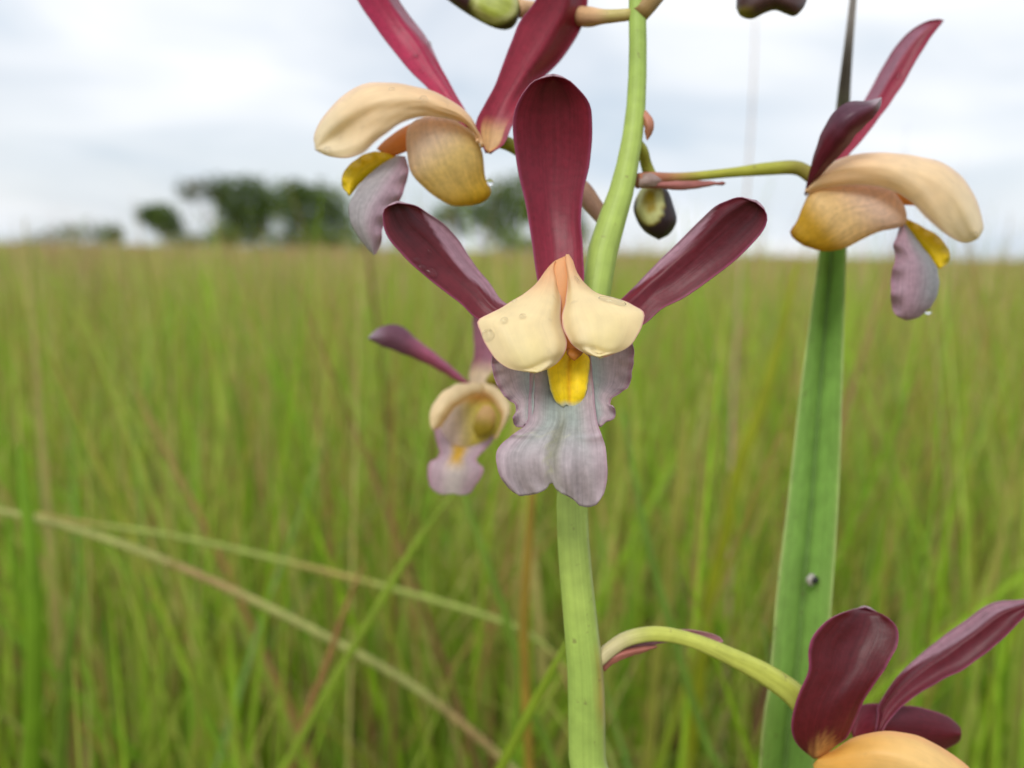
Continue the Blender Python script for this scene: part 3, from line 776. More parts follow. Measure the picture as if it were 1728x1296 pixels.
# --- upper flower whose hood faces right
f3 = flower(1375, 300, 113)
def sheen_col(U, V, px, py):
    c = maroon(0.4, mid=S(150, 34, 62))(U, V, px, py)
    return mix(c, S(160, 108, 126), 0.85 * (1 - ss(U, 0.38, 0.52)) * (1 - ss(V, 0.86, 0.97)))  # mauve sky sheen put into the colour of one side
s3a = sheet('lateral_sepal', [(1380, 300), (1404, 262), (1436, 205), (1462, 164), (1484, 124), (1511, 80), (1538, 52), (1566, 36), (1591, 33)],
      [(1400, 305), (1431, 262), (1458, 232), (1484, 198), (1512, 160), (1538, 116), (1560, 78), (1578, 52), (1591, 33)], [113, 114, 115, 115, 114],
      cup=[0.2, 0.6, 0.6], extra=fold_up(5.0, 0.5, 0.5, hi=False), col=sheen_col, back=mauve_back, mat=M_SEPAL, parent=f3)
def f3d(U, V, px, py):
    c = mix(np.broadcast_to(S(100, 24, 42), U.shape + (3,)), S(92, 54, 70), ss(V, 0.4, 0.7) * (1 - ss(U, 0.4, 0.8)))
    return mix(c, S(176, 158, 166), 0.9 * ss(V, 0.86, 0.96))
sheet('dorsal_sepal', [(1357, 330), (1363, 300), (1373, 262), (1387, 222), (1400, 198), (1414, 182), (1436, 171), (1462, 170), (1488, 164)],
      [(1362, 328), (1380, 302), (1404, 276), (1428, 250), (1448, 224), (1468, 204), (1480, 190), (1487, 176), (1488, 164)], [112, 109, 106.5, 105, 105.5],
      cup=[-0.4, -1.4, -2.0, -1.0], col=f3d, back=mauve_back, mat=M_SEPAL, parent=f3, rough=0.3)
h3U = [(1362, 318), (1372, 300), (1395, 280), (1431, 263), (1484, 257), (1538, 262), (1582, 271), (1618, 293), (1644, 329), (1660, 382), (1650, 402)]
h3D = [(1360, 326), (1390, 318), (1430, 313), (1470, 313), (1511, 324), (1542, 345), (1569, 371), (1596, 395), (1622, 409), (1640, 408), (1650, 402)]
s3h = sheet('petal', h3U, h3D, [112, 111, 110.5, 111, 113], cup=[-1.5, -3.5, -4.0, -2.0], bulge=True, col=hood_col, mat=M_CREAM, parent=f3, thick=0.45, rough=0.4)
sheet('petal', [(a * 0.97 + 44, b * 0.97 + 12) for a, b in h3U], [(a * 0.97 + 44, b * 0.97 + 8) for a, b in h3D], [115, 118, 119, 119, 117], cup=[1.0, 2.5, 3, 1.5], bulge=True, col=hood_col, mat=M_CREAM, parent=f3, thick=0.45, rough=0.4)
def f3p(U, V, px, py):
    s = (px - 1510) / (1345 - 1510) + (py - 340) * 0.005
    c = mix(np.broadcast_to(S(240, 210, 188), U.shape + (3,)), S(244, 210, 148), ss(s, 0.2, 0.7))
    c = mix(c, S(206, 164, 44), ss(s, 0.72, 1.08))
    return mix(c, S(158, 96, 44), 0.7 * ss(-px, -1346, -1332))
pod('lip_pouch', [(1500, 318), (1462, 312), (1420, 312), (1372, 320), (1356, 345), (1344, 374), (1333, 390), (1338, 402), (1356, 415)],
    [(1512, 326), (1528, 352), (1526, 380), (1484, 391), (1455, 404), (1425, 419), (1390, 424), (1356, 415)], [112.5, 112, 112, 113], k=0.42, col=f3p, mat=M_LIP, parent=f3)
sheet('callus', [(1524, 366), (1545, 376), (1567, 388), (1588, 402), (1602, 424), (1601, 442), (1586, 453)], [(1524, 380), (1536, 394), (1548, 408), (1560, 424), (1570, 440), (1578, 450), (1586, 453)],
      [115, 114, 113.5, 113], cup=[-0.3, -1.0, -0.8], extra=lambda U, V: 0.5 * np.sin(V * 38) * ss(1 - U, 0.5, 1.0), col=S(224, 190, 8), mat=M_YEL, parent=f3)
def lip3_col(U, V, px, py):
    c = mix(np.broadcast_to(S(190, 158, 172), U.shape + (3,)), S(168, 168, 172), ss(U, 0.4, 0.9) * (1 - ss(V, 0.6, 0.95)))
    return mix(c, S(200, 150, 172), 0.7 * (1 - ss(U, 0.0, 0.12)))
f3l = sheet('lip', [(1520, 376), (1513, 398), (1507, 415), (1511, 436), (1504, 465), (1504, 511), (1512, 532), (1530, 541)],
      [(1528, 378), (1545, 400), (1560, 420), (1580, 449), (1585, 480), (1580, 502), (1569, 520), (1550, 536), (1530, 541)], [113, 112, 111.2, 111, 112], cup=[-0.6, -2.0, -1.6, -0.5],
      extra=lambda U, V: 0.6 * np.sin(V * 26) * ss(1 - U, 0.6, 1.0), col=lip3_col, back=LIPM, mat=M_LIP, parent=f3, thick=0.35)
pod('column', [(1420, 300), (1470, 290), (1520, 310), (1548, 345)], [(1420, 330), (1470, 335), (1516, 345), (1548, 347)], [115, 115, 115], k=0.7, col=S(234, 170, 100), mat=M_CREAM, parent=f3)
def ped3(U, V, px, py):
    c = mix(np.broadcast_to(S(168, 104, 76), U.shape + (3,)), S(168, 168, 60), ss(px, 1110, 1200))
    return mix(c, S(146, 138, 60), ss(px, 1300, 1360))
tube('pedicel', PT([(1076, 306, 106), (1098, 302, 107), (1130, 301, 108.5), (1180, 297, 110), (1240, 291, 111.5), (1300, 285, 112.5), (1345, 284, 113), (1372, 300, 113)]),
     [1.0, 0.8, 0.62, 0.62, 0.68, 0.86, 0.95, 1.0], ped3, M_STEM, f3, n=(36, 12), ridge=0.05)
sheet('bract', [(1080, 300), (1110, 306), (1150, 305), (1190, 305), (1227, 309)], [(1082, 318), (1110, 318), (1150, 321), (1190, 316), (1227, 309)], [106, 107, 109, 110],
      cup=[-0.3, -0.5, -0.2], col=S(156, 92, 84), mat=M_BUD, parent=f3, n=(24, 10))

# --- lower flower at the right, seen from above its hood
f4 = flower(1400, 1262, 104)
def f4s(U, V, px, py):
    c = maroon(0.5, 0.0, dark=S(64, 16, 24), mid=S(90, 22, 30), light=S(110, 30, 36))(U, V, px, py)
    s = np.hypot((px - 1392) / 30, (py - 1280) / 44) + 0.15 * np.sin(px * 0.5)
    return mix(c, S(206, 150, 84), 0.8 * (1 - ss(s, 0.3, 1.2)))
sheet('lateral_sepal', [(1372, 1280), (1345, 1256), (1335, 1222), (1348, 1170), (1365, 1132), (1364, 1100), (1374, 1071), (1400, 1045), (1432, 1031), (1461, 1025)],
      [(1385, 1280), (1412, 1258), (1430, 1244), (1445, 1214), (1461, 1178), (1495, 1127), (1515, 1088), (1515, 1062), (1497, 1041), (1461, 1025)],
      [104, 102, 101, 101.5, 103.5], cup=[-0.6, -0.8, 0.4, 1.4, 0.8], extra=lambda U, V: 1.6 * ss(V, 0.88, 1.0), col=f4s, back=mauve_back, mat=M_SEPAL, parent=f4, rough=0.3)
s4d = sheet('dorsal_sepal', [(1478, 1236), (1482, 1209), (1484, 1188), (1521, 1136), (1564, 1097), (1621, 1054), (1673, 1019), (1728, 1012), (1775, 1000), (1800, 985)],
      [(1486, 1238), (1499, 1216), (1534, 1181), (1586, 1149), (1629, 1127), (1690, 1080), (1735, 1034), (1775, 1008), (1800, 985)], [106, 107.5, 108, 107.5, 107],
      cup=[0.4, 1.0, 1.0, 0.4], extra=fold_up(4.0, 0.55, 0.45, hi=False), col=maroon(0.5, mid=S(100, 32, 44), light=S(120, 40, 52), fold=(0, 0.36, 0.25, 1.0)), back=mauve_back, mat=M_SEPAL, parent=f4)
sheet('lateral_sepal', [(1436, 1236), (1446, 1200), (1462, 1187), (1512, 1190), (1556, 1194), (1599, 1209), (1620, 1226), (1623, 1240)],
      [(1450, 1260), (1480, 1262), (1512, 1262), (1556, 1270), (1590, 1266), (1610, 1258), (1620, 1250), (1623, 1240)], [108, 110, 111.5, 112], cup=[-0.5, -1.4, -1.0],
      col=maroon(0.6, mid=S(92, 28, 42)), back=mauve_back, mat=M_SEPAL, parent=f4)
def f4h(U, V, px, py):
    c = mix(np.broadcast_to(S(244, 192, 96), U.shape + (3,)), S(250, 216, 144), ss(V, 0.1, 0.5))
    return mix(c, S(238, 178, 130), 0.6 * (1 - ss(U, 0.0, 0.12)))
sheet('petal', [(1384, 1276), (1408, 1264), (1439, 1245), (1478, 1235), (1521, 1235), (1564, 1248), (1603, 1270), (1640, 1300), (1672, 1350), (1690, 1400), (1680, 1420)],
      [(1372, 1290), (1380, 1310), (1410, 1325), (1450, 1332), (1500, 1345), (1550, 1370), (1590, 1400), (1630, 1424), (1660, 1428), (1680, 1420)], [104, 102, 101, 101, 102], cup=[-1.0, -3.0, -3.6, -1.6],
      bulge=True, col=f4h, mat=M_CREAM, parent=f4, thick=0.45)
sheet('petal', [(1420, 1262), (1460, 1246), (1500, 1242), (1550, 1250), (1600, 1272), (1650, 1310), (1690, 1360), (1700, 1410)],
      [(1410, 1310), (1450, 1340), (1500, 1352), (1550, 1375), (1590, 1405), (1640, 1425), (1680, 1425), (1700, 1410)], [107, 109, 111, 112, 111], cup=[1, 2, 2.4, 1], bulge=True, col=f4h, mat=M_CREAM, parent=f4, thick=0.45)
pod('lip_pouch', [(1395, 1300), (1372, 1330), (1364, 1380), (1372, 1425), (1395, 1450)], [(1440, 1305), (1500, 1350), (1520, 1400), (1470, 1440), (1395, 1450)], [106, 106, 107], k=0.45, col=pouch_col((1480, 1340), (1390, 1450)), mat=M_LIP, parent=f4)
sheet('lip', [(1505, 1400), (1490, 1450), (1492, 1500), (1520, 1530)], [(1530, 1390), (1560, 1440), (1565, 1490), (1520, 1530)], [106, 105, 105], cup=[-0.6, -1.6, -0.5], col=lip3_col, back=LIPM, mat=M_LIP, parent=f4)
tube('pedicel', PT([(1008, 1116, 101), (1028, 1098, 101.5), (1060, 1078, 102), (1110, 1070, 102.5), (1170, 1082, 103), (1240, 1112, 103.5), (1300, 1144, 104), (1350, 1184, 104.5), (1384, 1246, 105)]),
     [0.9, 0.95, 0.95, 0.95, 1.1, 1.3, 1.5, 1.6, 1.4], lambda U, V, px, py: mix(mix(np.broadcast_to(S(186, 190, 86), U.shape + (3,)), S(196, 170, 160), 0.55 * (1 - ss(px, 1030, 1110))), S(160, 164, 60), 0.5 * (np.sin(U * 30) > 0.55) * ss(px, 1180, 1260)), M_STEM, f4, n=(44, 16), ridge=0.05)
sheet('bract', [(1012, 1104), (1030, 1084), (1070, 1066), (1120, 1062), (1170, 1064), (1205, 1072), (1221, 1083)],
      [(1016, 1122), (1040, 1110), (1080, 1094), (1120, 1084), (1160, 1082), (1195, 1086), (1221, 1083)], [102, 103.6, 105, 105.4], cup=[0.3, 0.6, 0.2], col=S(166, 112, 124), mat=M_BUD, parent=f4, n=(28, 12))
sheet('bract', [(1014, 1120), (1030, 1104), (1060, 1094), (1090, 1090), (1112, 1090)], [(1020, 1134), (1036, 1120), (1064, 1108), (1090, 1100), (1112, 1090)], [101.5, 101.6, 102.6, 103], cup=[-0.3, -0.4, -0.1], col=S(170, 104, 92), mat=M_BUD, parent=f4, n=(20, 10))

# --- smaller-looking flower behind, left of the stem
ZK = 134
f5 = flower(815, 655, ZK)
def f5s(U, V, px, py):
    c = mix(np.broadcast_to(S(172, 88, 116), U.shape + (3,)), S(116, 74, 92), ss(V, 0.45, 0.75))
    return mix(c, S(172, 156, 170), 0.8 * ss(V, 0.8, 1.0) * (1 - ss(U, 0.5, 0.9)))
sheet('lateral_sepal', [(815, 655), (796, 648), (768, 624), (736, 597), (705, 573), (679, 551), (660, 547), (639, 553), (620, 571)],
      [(812, 658), (796, 653), (768, 642), (742, 626), (705, 608), (679, 597), (658, 589), (638, 581), (620, 571)], [ZK, ZK + 1, ZK + 1, ZK - 1], cup=[-0.3, -1.2, -1.4, -0.4], col=f5s, back=mauve_back, mat=M_SEPAL, parent=f5)
def f5d(U, V, px, py):
    c = mix(np.broadcast_to(S(240, 214, 178), U.shape + (3,)), S(190, 124, 146), ss(V, 0.12, 0.32))
    return mix(c, S(184, 136, 156), ss(V, 0.4, 0.9))
sheet('dorsal_sepal', [(796, 652), (791, 635), (800, 600), (800, 570), (798, 540), (806, 505), (820, 495)], [(822, 652), (832, 630), (836, 600), (838, 570), (838, 540), (834, 510), (820, 495)], [ZK + 1, ZK + 2, ZK + 2, ZK], cup=[0.3, 1.0, 0.6], col=f5d, back=mauve_back, mat=M_SEPAL, parent=f5)
sheet('lateral_sepal', [(825, 650), (860, 626), (900, 600), (930, 590)], [(830, 658), (866, 646), (905, 622), (930, 590)], [ZK + 1, ZK + 3, ZK + 4], cup=[0.3, 1, 0.4], col=f5s, back=mauve_back, mat=M_SEPAL, parent=f5)
def f5h(U, V, px, py):
    return mix(np.broadcast_to(S(248, 228, 186), U.shape + (3,)), S(240, 190, 116), 0.6 * ss(U, 0.5, 1.0))
sheet('petal', [(815, 646), (790, 647), (768, 649), (742, 666), (727, 690), (725, 710), (729, 726)], [(815, 666), (797, 668), (784, 676), (766, 690), (750, 712), (742, 722), (729, 726)], [ZK - 1, ZK - 4, ZK - 6, ZK - 6], cup=[-0.4, -1.5, -0.5], col=f5h, mat=M_CREAM, parent=f5)
sheet('petal', [(815, 646), (835, 652), (852, 666), (861, 686), (858, 706), (846, 728), (834, 742)], [(815, 664), (826, 670), (834, 680), (840, 690), (846, 702), (843, 722), (834, 742)], [ZK - 1, ZK - 3, ZK - 5, ZK - 5], cup=[-0.4, -1.5, -0.5], col=f5h, mat=M_CREAM, parent=f5)
def f5p(U, V, px, py):
    c = mix(np.broadcast_to(S(222, 200, 188), U.shape + (3,)), S(222, 206, 96), ss(px, 762, 802))
    c = mix(c, S(228, 172, 90), ss(-py, -690, -668) * ss(px, 770, 800))
    return mix(c, S(112, 84, 20), 0.9 * (1 - ss(np.hypot((px - 820) / 14, (py - 722) / 22), 0.5, 1.1)))
pod('lip_pouch', [(778, 660), (752, 676), (738, 700), (734, 730), (744, 756), (778, 770)], [(800, 658), (830, 670), (846, 694), (842, 728), (822, 752), (778, 770)], [ZK + 2, ZK + 1, ZK, ZK], k=0.4, col=f5p, mat=M_LIP, parent=f5)
pod('anther_cap', [(816, 684), (806, 698), (798, 722), (806, 740)], [(826, 684), (836, 698), (832, 726), (806, 740)], [ZK - 4.5, ZK - 4.6, ZK - 4], k=0.3, col=lambda U, V, px, py: mix(np.broadcast_to(S(206, 164, 108), U.shape + (3,)), S(160, 136, 40), ss(V, 0.2, 0.6)), mat=M_YEL, parent=f5, n=(16, 12))
def f5l(U, V, px, py):
    c = mix(np.broadcast_to(S(206, 180, 190), U.shape + (3,)), S(216, 204, 200), ss(edge(U), 0.3, 0.9))
    c = mix(c, S(232, 186, 70), (1 - ss(np.abs(U - 0.48), 0.04, 0.26)) * (1 - ss(V, 0.40, 0.74)))
    return mix(c, S(206, 150, 176), 0.8 * (1 - ss(edge(U), 0.0, 0.16)))
sheet('lip', [(731, 714), (736, 740), (742, 762), (736, 774), (724, 782), (722, 800), (725, 820), (732, 830)], [(836, 735), (826, 750), (812, 764), (803, 776), (816, 790), (812, 804), (800, 822), (796, 830)], [ZK - 1, ZK - 3, ZK - 4, ZK - 4],
      cup=[1.2, 1.0, -0.8, -0.4], bottom=[828, 833, 835, 834, 833, 835, 836, 835, 830], col=f5l, back=LIPM, mat=M_LIP, parent=f5)
tube('pedicel', PT([(986, 610, 103), (950, 590, 112), (900, 590, 124), (860, 615, 132), (828, 645, ZK + 2)]), [0.9, 0.9, 1.0, 1.2, 1.1], S(166, 160, 60), M_STEM, f5, n=(24, 12))

# --- buds
def bud_col(green, rim, c0, r0):
    def f(U, V, px, py):
        s = np.hypot((px - c0[0]) / r0[0], (py - c0[1]) / r0[1])
        c = mix(np.broadcast_to(green, U.shape + (3,)), S(206, 206, 150), 0.6 * ss(s, 0.55, 0.85) * (1 - ss(s, 0.85, 1.0)))
        return mix(c, rim, ss(s, 0.85, 1.12))
    return f
DARKB = S(62, 34, 36)
def bud(L, R, z, c, k=0.85):
    return pod('bud', L, R, z, k=k, col=c, mat=M_BUD, parent=orchid, n=(34, 24), ridge=0.04)
b1 = bud([(690, -64), (740, -66), (800, -52), (850, -30), (874, -6), (880, 18)], [(690, -64), (718, -32), (768, 8), (815, 37), (848, 49), (868, 43), (880, 18)], [115, 114, 113], bud_col(S(160, 170, 66), DARKB, (836, 6), (42, 36)))
tube('pedicel', PT([(1066, 24, 106), (1048, 26, 106.5), (1018, 28, 107), (985, 28, 111), (940, 22, 115), (900, 16, 115), (872, 14, 113)]), [0.75, 0.9, 1.3, 1.3, 1.2, 1.1, 1.3],
     lambda U, V, px, py: mix(mix(np.broadcast_to(S(212, 172, 128), U.shape + (3,)), S(176, 176, 90), ss(px, 1005, 1030) * 0.6), S(190, 120, 96), 0.6 * ss(U, 0.5, 1.0)), M_STEM, b1, n=(24, 12))
b2 = bud([(1242, 14), (1246, -14), (1272, -42), (1310, -50), (1345, -30), (1362, 0)], [(1242, 14), (1250, 27), (1268, 31), (1290, 21), (1308, 16), (1325, 22), (1341, 26), (1355, 14), (1362, 0)], [113, 112, 112],
         lambda U, V, px, py: mix(np.broadcast_to(S(72, 46, 44), U.shape + (3,)), S(120, 108, 36), (1 - ss(px, 1255, 1285)) * ss(py, 5, 22)))
tube('pedicel', PT([(1076, 26, 106), (1092, 8, 106), (1112, -14, 107), (1150, -50, 108), (1210, -70, 110), (1270, -50, 112), (1296, -30, 112.5)]), [1.3, 1.25, 0.9, 0.8, 0.8, 0.9, 1.1],
     lambda U, V, px, py: mix(np.broadcast_to(S(150, 120, 70), U.shape + (3,)), S(172, 168, 84), ss(V, 0.3, 0.6)), M_STEM, b2, n=(26, 12))
def b3c(U, V, px, py):
    s = np.hypot((px - 1097) / 25, (py - 340) / 42)
    c = mix(np.broadcast_to(S(164, 140, 30), U.shape + (3,)), S(196, 196, 130), ss(s, 0.35, 0.6) * (1 - ss(s, 0.85, 1.0)))
    return mix(c, S(46, 28, 34), ss(s, 0.88, 1.06))
b3 = bud([(1092, 306), (1078, 326), (1070, 350), (1077, 374), (1090, 392), (1112, 405)], [(1108, 306), (1126, 322), (1135, 346), (1141, 372), (1130, 394), (1112, 405)], [110, 110.5, 111], b3c)
tube('pedicel', PT([(1072, 238, 106), (1084, 254, 107), (1090, 276, 108.5), (1098, 300, 109.5), (1102, 318, 110.2)]), [0.7, 0.75, 0.75, 0.9, 1.1], S(150, 152, 56), M_STEM, b3, n=(20, 12))
sheet('bract', [(1080, 180), (1092, 188), (1101, 200), (1104, 214), (1099, 228), (1092, 238)], [(1076, 186), (1082, 196), (1086, 208), (1088, 220), (1089, 230), (1092, 238)], [106, 105.5, 106], cup=[-0.3, -0.6, -0.2], col=S(186, 122, 96), mat=M_BUD, parent=orchid, n=(20, 10))
sheet('bract', [(1078, 300), (1090, 292), (1104, 294), (1118, 304)], [(1078, 316), (1090, 316), (1106, 314), (1118, 304)], [105.5, 105.6, 107], cup=[-0.3, -0.6, -0.2], col=S(150, 124, 116), mat=M_BUD, parent=orchid, n=(16, 10))

# ------------------------------------------------------------------ keeled leaf behind the flowers
def leaf_col(U, V, px, py):
    c = np.broadcast_to(S(160, 200, 104), U.shape + (3,))
    c = mix(c, S(190, 208, 130), 0.85 * (1 - ss(edge(U), 0.0, 0.14)))
    c = mix(c, S(76, 108, 48), 0.7 * np.exp(-((U - 0.46) / 0.075) ** 2))       # shade of the crease painted as a dark stripe along the keel
    c = mix(c, S(74, 66, 52), ss(-py, -330, -150))                             # dried tip
    return mix(c, S(150, 142, 134), ss(-py, -110, -20))
leafL = [(1190, 4300), (1205, 3000), (1240, 2000), (1283, 1296), (1300, 1150), (1312, 1000), (1330, 850), (1347, 700), (1365, 560), (1383, 425), (1400, 300), (1414, 170), (1427, 80), (1439, -10), (1445, -60)]
leafR = [(1235, 4300), (1270, 3000), (1320, 2000), (1372, 1296), (1391, 1150), (1403, 1000), (1413, 850), (1419, 700), (1423, 560), (1427, 425), (1431, 300), (1433, 170), (1437, 80), (1443, -10), (1446, -60)]
def leaf_depth(U, V):
    # depth follows the height in the picture: the leaf stands almost upright
    ll = cr(leafL, V.shape[0])
    d = np.interp(ll[:, 1], [-60, 425, 1296, 2000, 3000, 4300], [128, 124, 122, 132, 152, 190])
    w = np.interp(ll[:, 1], [-60, 170, 425, 1296, 4300], [0.2, 1.0, 4.5, 8.0, 5.0])
    return d[:, None] + (w[:, None]) * (1 - np.abs(U - 0.46) / 0.54) ** 1.0
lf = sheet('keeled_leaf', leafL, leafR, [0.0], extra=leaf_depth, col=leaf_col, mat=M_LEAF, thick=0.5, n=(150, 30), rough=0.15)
tag(lf, 'long upright keeled green leaf with a dried dark tip, right of the orchid stem', 'leaf')
sx, sy, sA, sN = SURF[lf.name]
def at_surf(name, px, py):
    x, y, A, nn = SURF[name]
    i = np.argsort(np.hypot(x - px, y - py))[:1]
    return A[i[0]], nn[i[0]]
bp_, bn_ = at_surf(lf.name, 1370, 980)
bug = empty('insect', bp_)
tag(bug, 'tiny grey and black insect clinging to the long keeled leaf', 'insect')
pod('body', [(1366, 968), (1360, 976), (1361, 984), (1368, 991)], [(1374, 968), (1379, 976), (1377, 985), (1368, 991)], [126.0], k=0.8, col=S(168, 162, 156), mat=M_BUD, parent=bug, n=(12, 10))
pod('head', [(1374, 973), (1370, 979), (1372, 984), (1376, 986)], [(1379, 973), (1382, 978), (1381, 983), (1376, 986)], [125.0], k=0.8, col=S(40, 38, 42), mat=M_BUD, parent=bug, n=(10, 10))

# ------------------------------------------------------------------ grass stems one can tell apart
def stem_thing(name, pts, mmw, col, label, ground_pt=None, flat=0.35, mat=M_GRASS, cat='grass stem', top=None, node=None):
    w = PT(pts)
    if ground_pt is not None:
        d = w[-1] - w[-2]; d /= np.linalg.norm(d)      # runs on as it points, then down to its root
        m1 = w[-1] + d * 0.05
        m2 = m1 + np.array([d[0] * 0.10, d[1] * 0.10, -0.5 * m1[2]])
        w = np.vstack([w, [m1], [m2], [np.array([m2[0] + d[0] * 0.02, m2[1] + d[1] * 0.02, -0.005])]])
    def f(U, V, px, py):
        c = np.broadcast_to(col, U.shape + (3,))
        if node is not None:
            c = mix(c, node, 0.55 * ss(np.sin(V * 46 + 1), 0.35, 0.95))
        return c
    rv = np.interp(np.linspace(0, 1, len(pts)), np.linspace(0, 1, len(mmw)), mmw)
    rv = np.concatenate([rv, [rv[-1]] * (len(w) - len(pts))])
    sl = np.concatenate([[0], np.cumsum(np.linalg.norm(np.diff(w, axis=0), axis=1))]); sl /= sl[-1]
    o = tube(name, w, np.interp(np.linspace(0, 1, 120), sl, rv), f, mat, n=(90, 8), flat=flat)
    tag(o, label, cat)
    return o
STRAW, OLIVE = S(172, 166, 96), S(150, 168, 66)
stem_thing('grass_stalk', [(-160, 820, 265), (-20, 858, 262), (100, 885, 260), (250, 935, 258), (400, 1000, 256), (560, 1080, 255), (700, 1160, 256), (830, 1265, 258), (960, 1390, 263)], [1.0, 1.15, 1.25, 1.3, 1.3, 1.3], S(158, 160, 92),
           'pale straw culm bent over the grass, lower of the two that cross', (0.09, 0.27), flat=0.9, mat=M_DRY, cat='grass stem', node=S(160, 110, 84))
stem_thing('grass_stalk', [(60, 868, 272), (150, 884, 274), (300, 906, 276), (500, 952, 277), (700, 1004, 276), (850, 1050, 274), (905, 1078, 273), (944, 1118, 272), (970, 1180, 273)], [0.8, 1.05, 1.15, 1.2, 1.2], S(150, 162, 80),
           'pale straw culm bent over the grass, upper one ending behind the orchid stem', (0.06, 0.26), flat=0.9, mat=M_DRY, node=S(168, 130, 80))
stem_thing('grass_stalk', [(768, 828, 212), (735, 872, 212), (690, 936, 213), (610, 1070, 216), (540, 1190, 220), (480, 1296, 226)], [0.3, 0.8, 1.1, 1.2, 1.2], S(150, 172, 60),
           'slender yellow green blade slanting down from below the small rear flower', (-0.14, 0.30), cat='grass blade')
stem_thing('grass_stalk', [(612, 955, 232), (585, 1020, 232), (555, 1110, 234), (520, 1200, 236), (490, 1296, 240)], [0.3, 0.9, 1.2, 1.2], S(146, 112, 66),
           'rusty brown dead blade slanting beside the yellow green one', (-0.12, 0.31), cat='grass blade', mat=M_DRY)
stem_thing('grass_stalk', [(958, 1080, 150), (930, 1132, 151), (890, 1208, 153), (845, 1296, 156), (800, 1390, 162)], [0.3, 0.9, 1.0, 1.0], S(150, 172, 50),
           'bright green blade rising slantwise to the orchid stem', (-0.03, 0.24), cat='grass blade')
stem_thing('grass_stalk', [(900, 800, 205), (897, 850, 205), (889, 960, 206), (884, 1060, 208), (888, 1200, 214)], [0.7, 1.2, 1.3, 1.3], S(176, 150, 64),
           'upright yellow orange blade left of the orchid stem', (0.01, 0.27), cat='grass blade')
stem_thing('grass_stalk', [(775, 800, 225), (790, 856, 224), (822, 950, 224), (850, 1030, 226), (890, 1180, 232)], [0.4, 0.9, 1.1, 1.1], S(134, 164, 62),
           'bluish green blade under the small rear flower', (0.03, 0.30), cat='grass blade')
stem_thing('grass_stalk', [(1050, 690, 235), (1066, 780, 235), (1085, 880, 236), (1112, 990, 238), (1150, 1120, 243), (1190, 1250, 250)], [0.4, 1.0, 1.2, 1.2], S(136, 168, 70),
           'bluish green blade right of the orchid stem, below the mauve lip', (0.085, 0.33), cat='grass blade')
stem_thing('grass_stalk', [(1346, 440, 300), (1318, 560, 300), (1282, 690, 300), (1246, 790, 302), (1225, 900, 306)], [0.6, 2.0, 2.4, 2.4], S(158, 164, 40),
           'yellow green blade leaning left of the long keeled leaf', (0.08, 0.36), cat='grass blade')
stem_thing('grass_stalk', [(1276, -40, 420), (1272, 120, 420), (1262, 300, 420), (1248, 480, 422), (1236, 700, 426), (1232, 900, 432)], [0.25, 0.4, 0.5, 0.8, 1.1], S(190, 160, 132),
           'tall thin pinkish straw culm standing against the clouds', (0.12, 0.50), flat=0.9, mat=M_DRY)
stem_thing('grass_stalk', [(30, 750, 250), (44, 850, 248), (56, 1000, 248), (58, 1150, 252), (52, 1296, 258)], [0.5, 2.0, 2.6, 2.7], S(130, 166, 44),
           'broad bright green blade near the straw culms\' far ends', (-0.17, 0.32), cat='grass blade')
stem_thing('grass_stalk', [(128, 960, 260), (122, 1060, 260), (108, 1180, 264), (100, 1296, 270)], [0.4, 1.5, 1.9, 2.0], S(134, 162, 62),
           'narrow green blade beside the broad bright green one', (-0.16, 0.33), cat='grass blade')
stem_thing('grass_stalk', [(1158, 690, 290), (1152, 780, 290), (1136, 900, 292), (1120, 1040, 298)], [0.6, 2.0, 2.2, 2.2], S(164, 164, 74),
           'upright straw green blade between the orchid stem and keeled leaf', (0.07, 0.36), cat='grass blade')
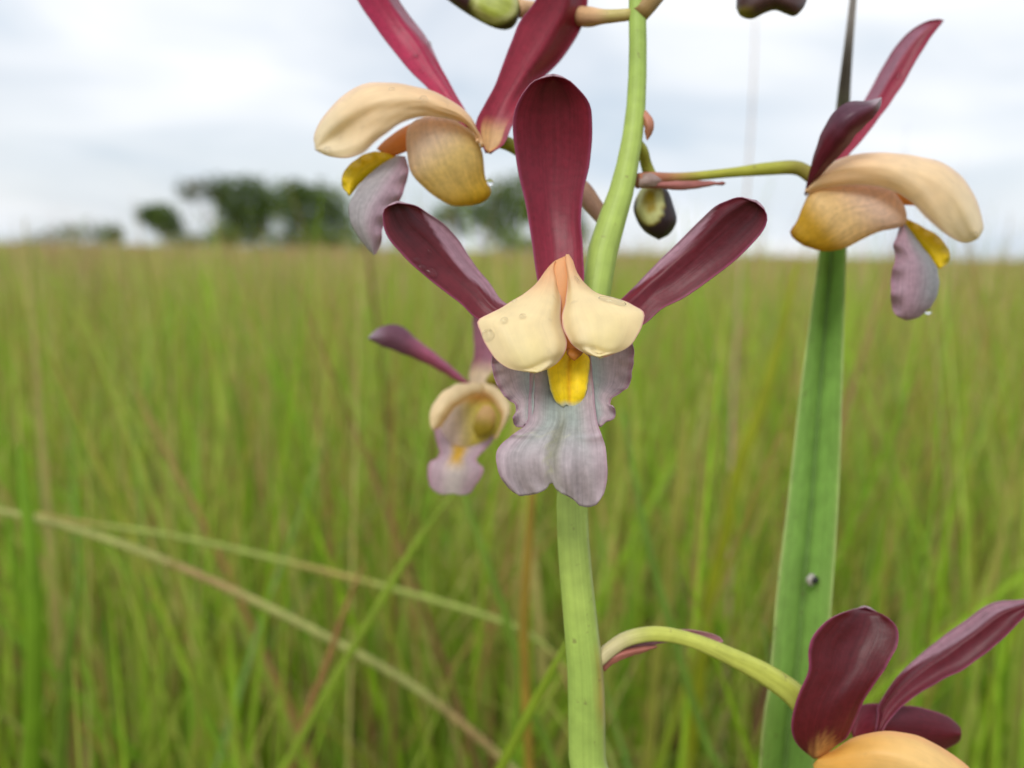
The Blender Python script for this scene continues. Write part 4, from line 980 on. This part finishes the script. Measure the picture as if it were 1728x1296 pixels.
# ------------------------------------------------------------------ water drops
def drop(surf, px, py, rx, ry=None, lift=0.12, squash=0.62, label='', ang=0.0):
    ry = ry or rx
    p, nn = at_surf(surf, px, py)
    d = (p - CAM) @ fwd
    # the drop sits at the nearest point of that surface
    k = d / F
    nv = Vector(nn)
    x = (Vector(rt) - nv * nv.dot(Vector(rt))).normalized()
    y = nv.cross(x)
    x, y = x * math.cos(ang) + y * math.sin(ang), y * math.cos(ang) - x * math.sin(ang)
    a = np.linspace(0, 2 * np.pi, 18, endpoint=False)
    vs, fs = [], []
    rings = 9
    for i in range(rings):
        t = (i + 0.5) / rings * math.pi
        w = 1 + 0.06 * np.sin(2 * a + px)
        for q in range(18):
            vs.append(tuple(Vector(p) + x * (rx * k * math.sin(t) * math.cos(a[q]) * w[q]) + y * (ry * k * math.sin(t) * math.sin(a[q]) * w[q])
                            + nv * (min(rx, ry) * k * (squash * math.cos(t) + lift))))
    for i in range(rings - 1):
        for q in range(18):
            fs.append((i * 18 + q, (i + 1) * 18 + q, (i + 1) * 18 + (q + 1) % 18, i * 18 + (q + 1) % 18))
    fs.append(tuple(range(18))); fs.append(tuple((rings - 1) * 18 + q for q in range(17, -1, -1)))
    o = build('water_drop', vs, fs, M_WATER)
    tag(o, label, 'water drop', 'water drops on the orchid')
    return o
drop(pL.name, 825, 568, 11, label='largest round water drop on the left margin of the front cream petal')
drop(pL.name, 848, 541, 6.5, label='small water drop right above the largest round one')
drop(pL.name, 879, 534, 6, label='small water drop near the middle of the front left cream petal')
drop(pR.name, 1034, 510, 25, 9, ang=-0.3, label='long flat water drop on the upper edge of the right cream petal')
drop(pR.name, 972, 474, 4, 10, ang=0.3, label='narrow water drop near the top of the right cream petal')
for (x, y, r, lb) in [(703, 437, 6.5, 'topmost of the three lined up water drops on the left maroon sepal'), (712, 452, 7.5, 'middle of the three lined up water drops on the left maroon sepal'),
                      (729, 461, 11, 'biggest water drop on the left maroon sepal'), (727, 426, 4.5, 'tiny water drop apart from the others on the left maroon sepal')]:
    drop(lsL.name, x, y, r, label=lb)
drop(f2p.name, 826, 310, 7, label='water drop on the spur of the flower facing left', squash=0.9, lift=0.5)
drop(f3l.name, 1567, 524, 6, label='water drop hanging from the lip of the flower facing right', squash=0.9, lift=0.4)
for (sf, x, y, r, lb) in [(s2a, 724, 78, 6, 'water drop on the turned margin of the slanting upper left sepal'), (s2a, 700, 92, 5, 'water drop in the middle of the slanting upper left sepal'),
                          (s2a, 712, 122, 4.5, 'lowest water drop on the slanting upper left sepal'), (s2h, 716, 168, 7, 'water drop on the back of the hood facing left'),
                          (s2h, 556, 252, 7, 'water drop at the tip of the hood facing left'), (s2h, 660, 150, 5, 'small water drop on the ridge of the hood facing left'),
                          (s3a, 1516, 130, 6, 'water drop on the slanting sepal of the flower facing right'), (s3h, 1640, 396, 7, 'water drop at the tip of the hood facing right'),
                          (s4d, 1662, 1036, 6, 'water drop on the slanting sepal of the lowest flower'), (pR, 1000, 588, 5, 'small water drop at the lower edge of the right cream petal'),
                          (pL, 868, 508, 5, 'small water drop on the upper edge of the front left cream petal')]:
    drop(sf.name, x, y, r, label=lb)
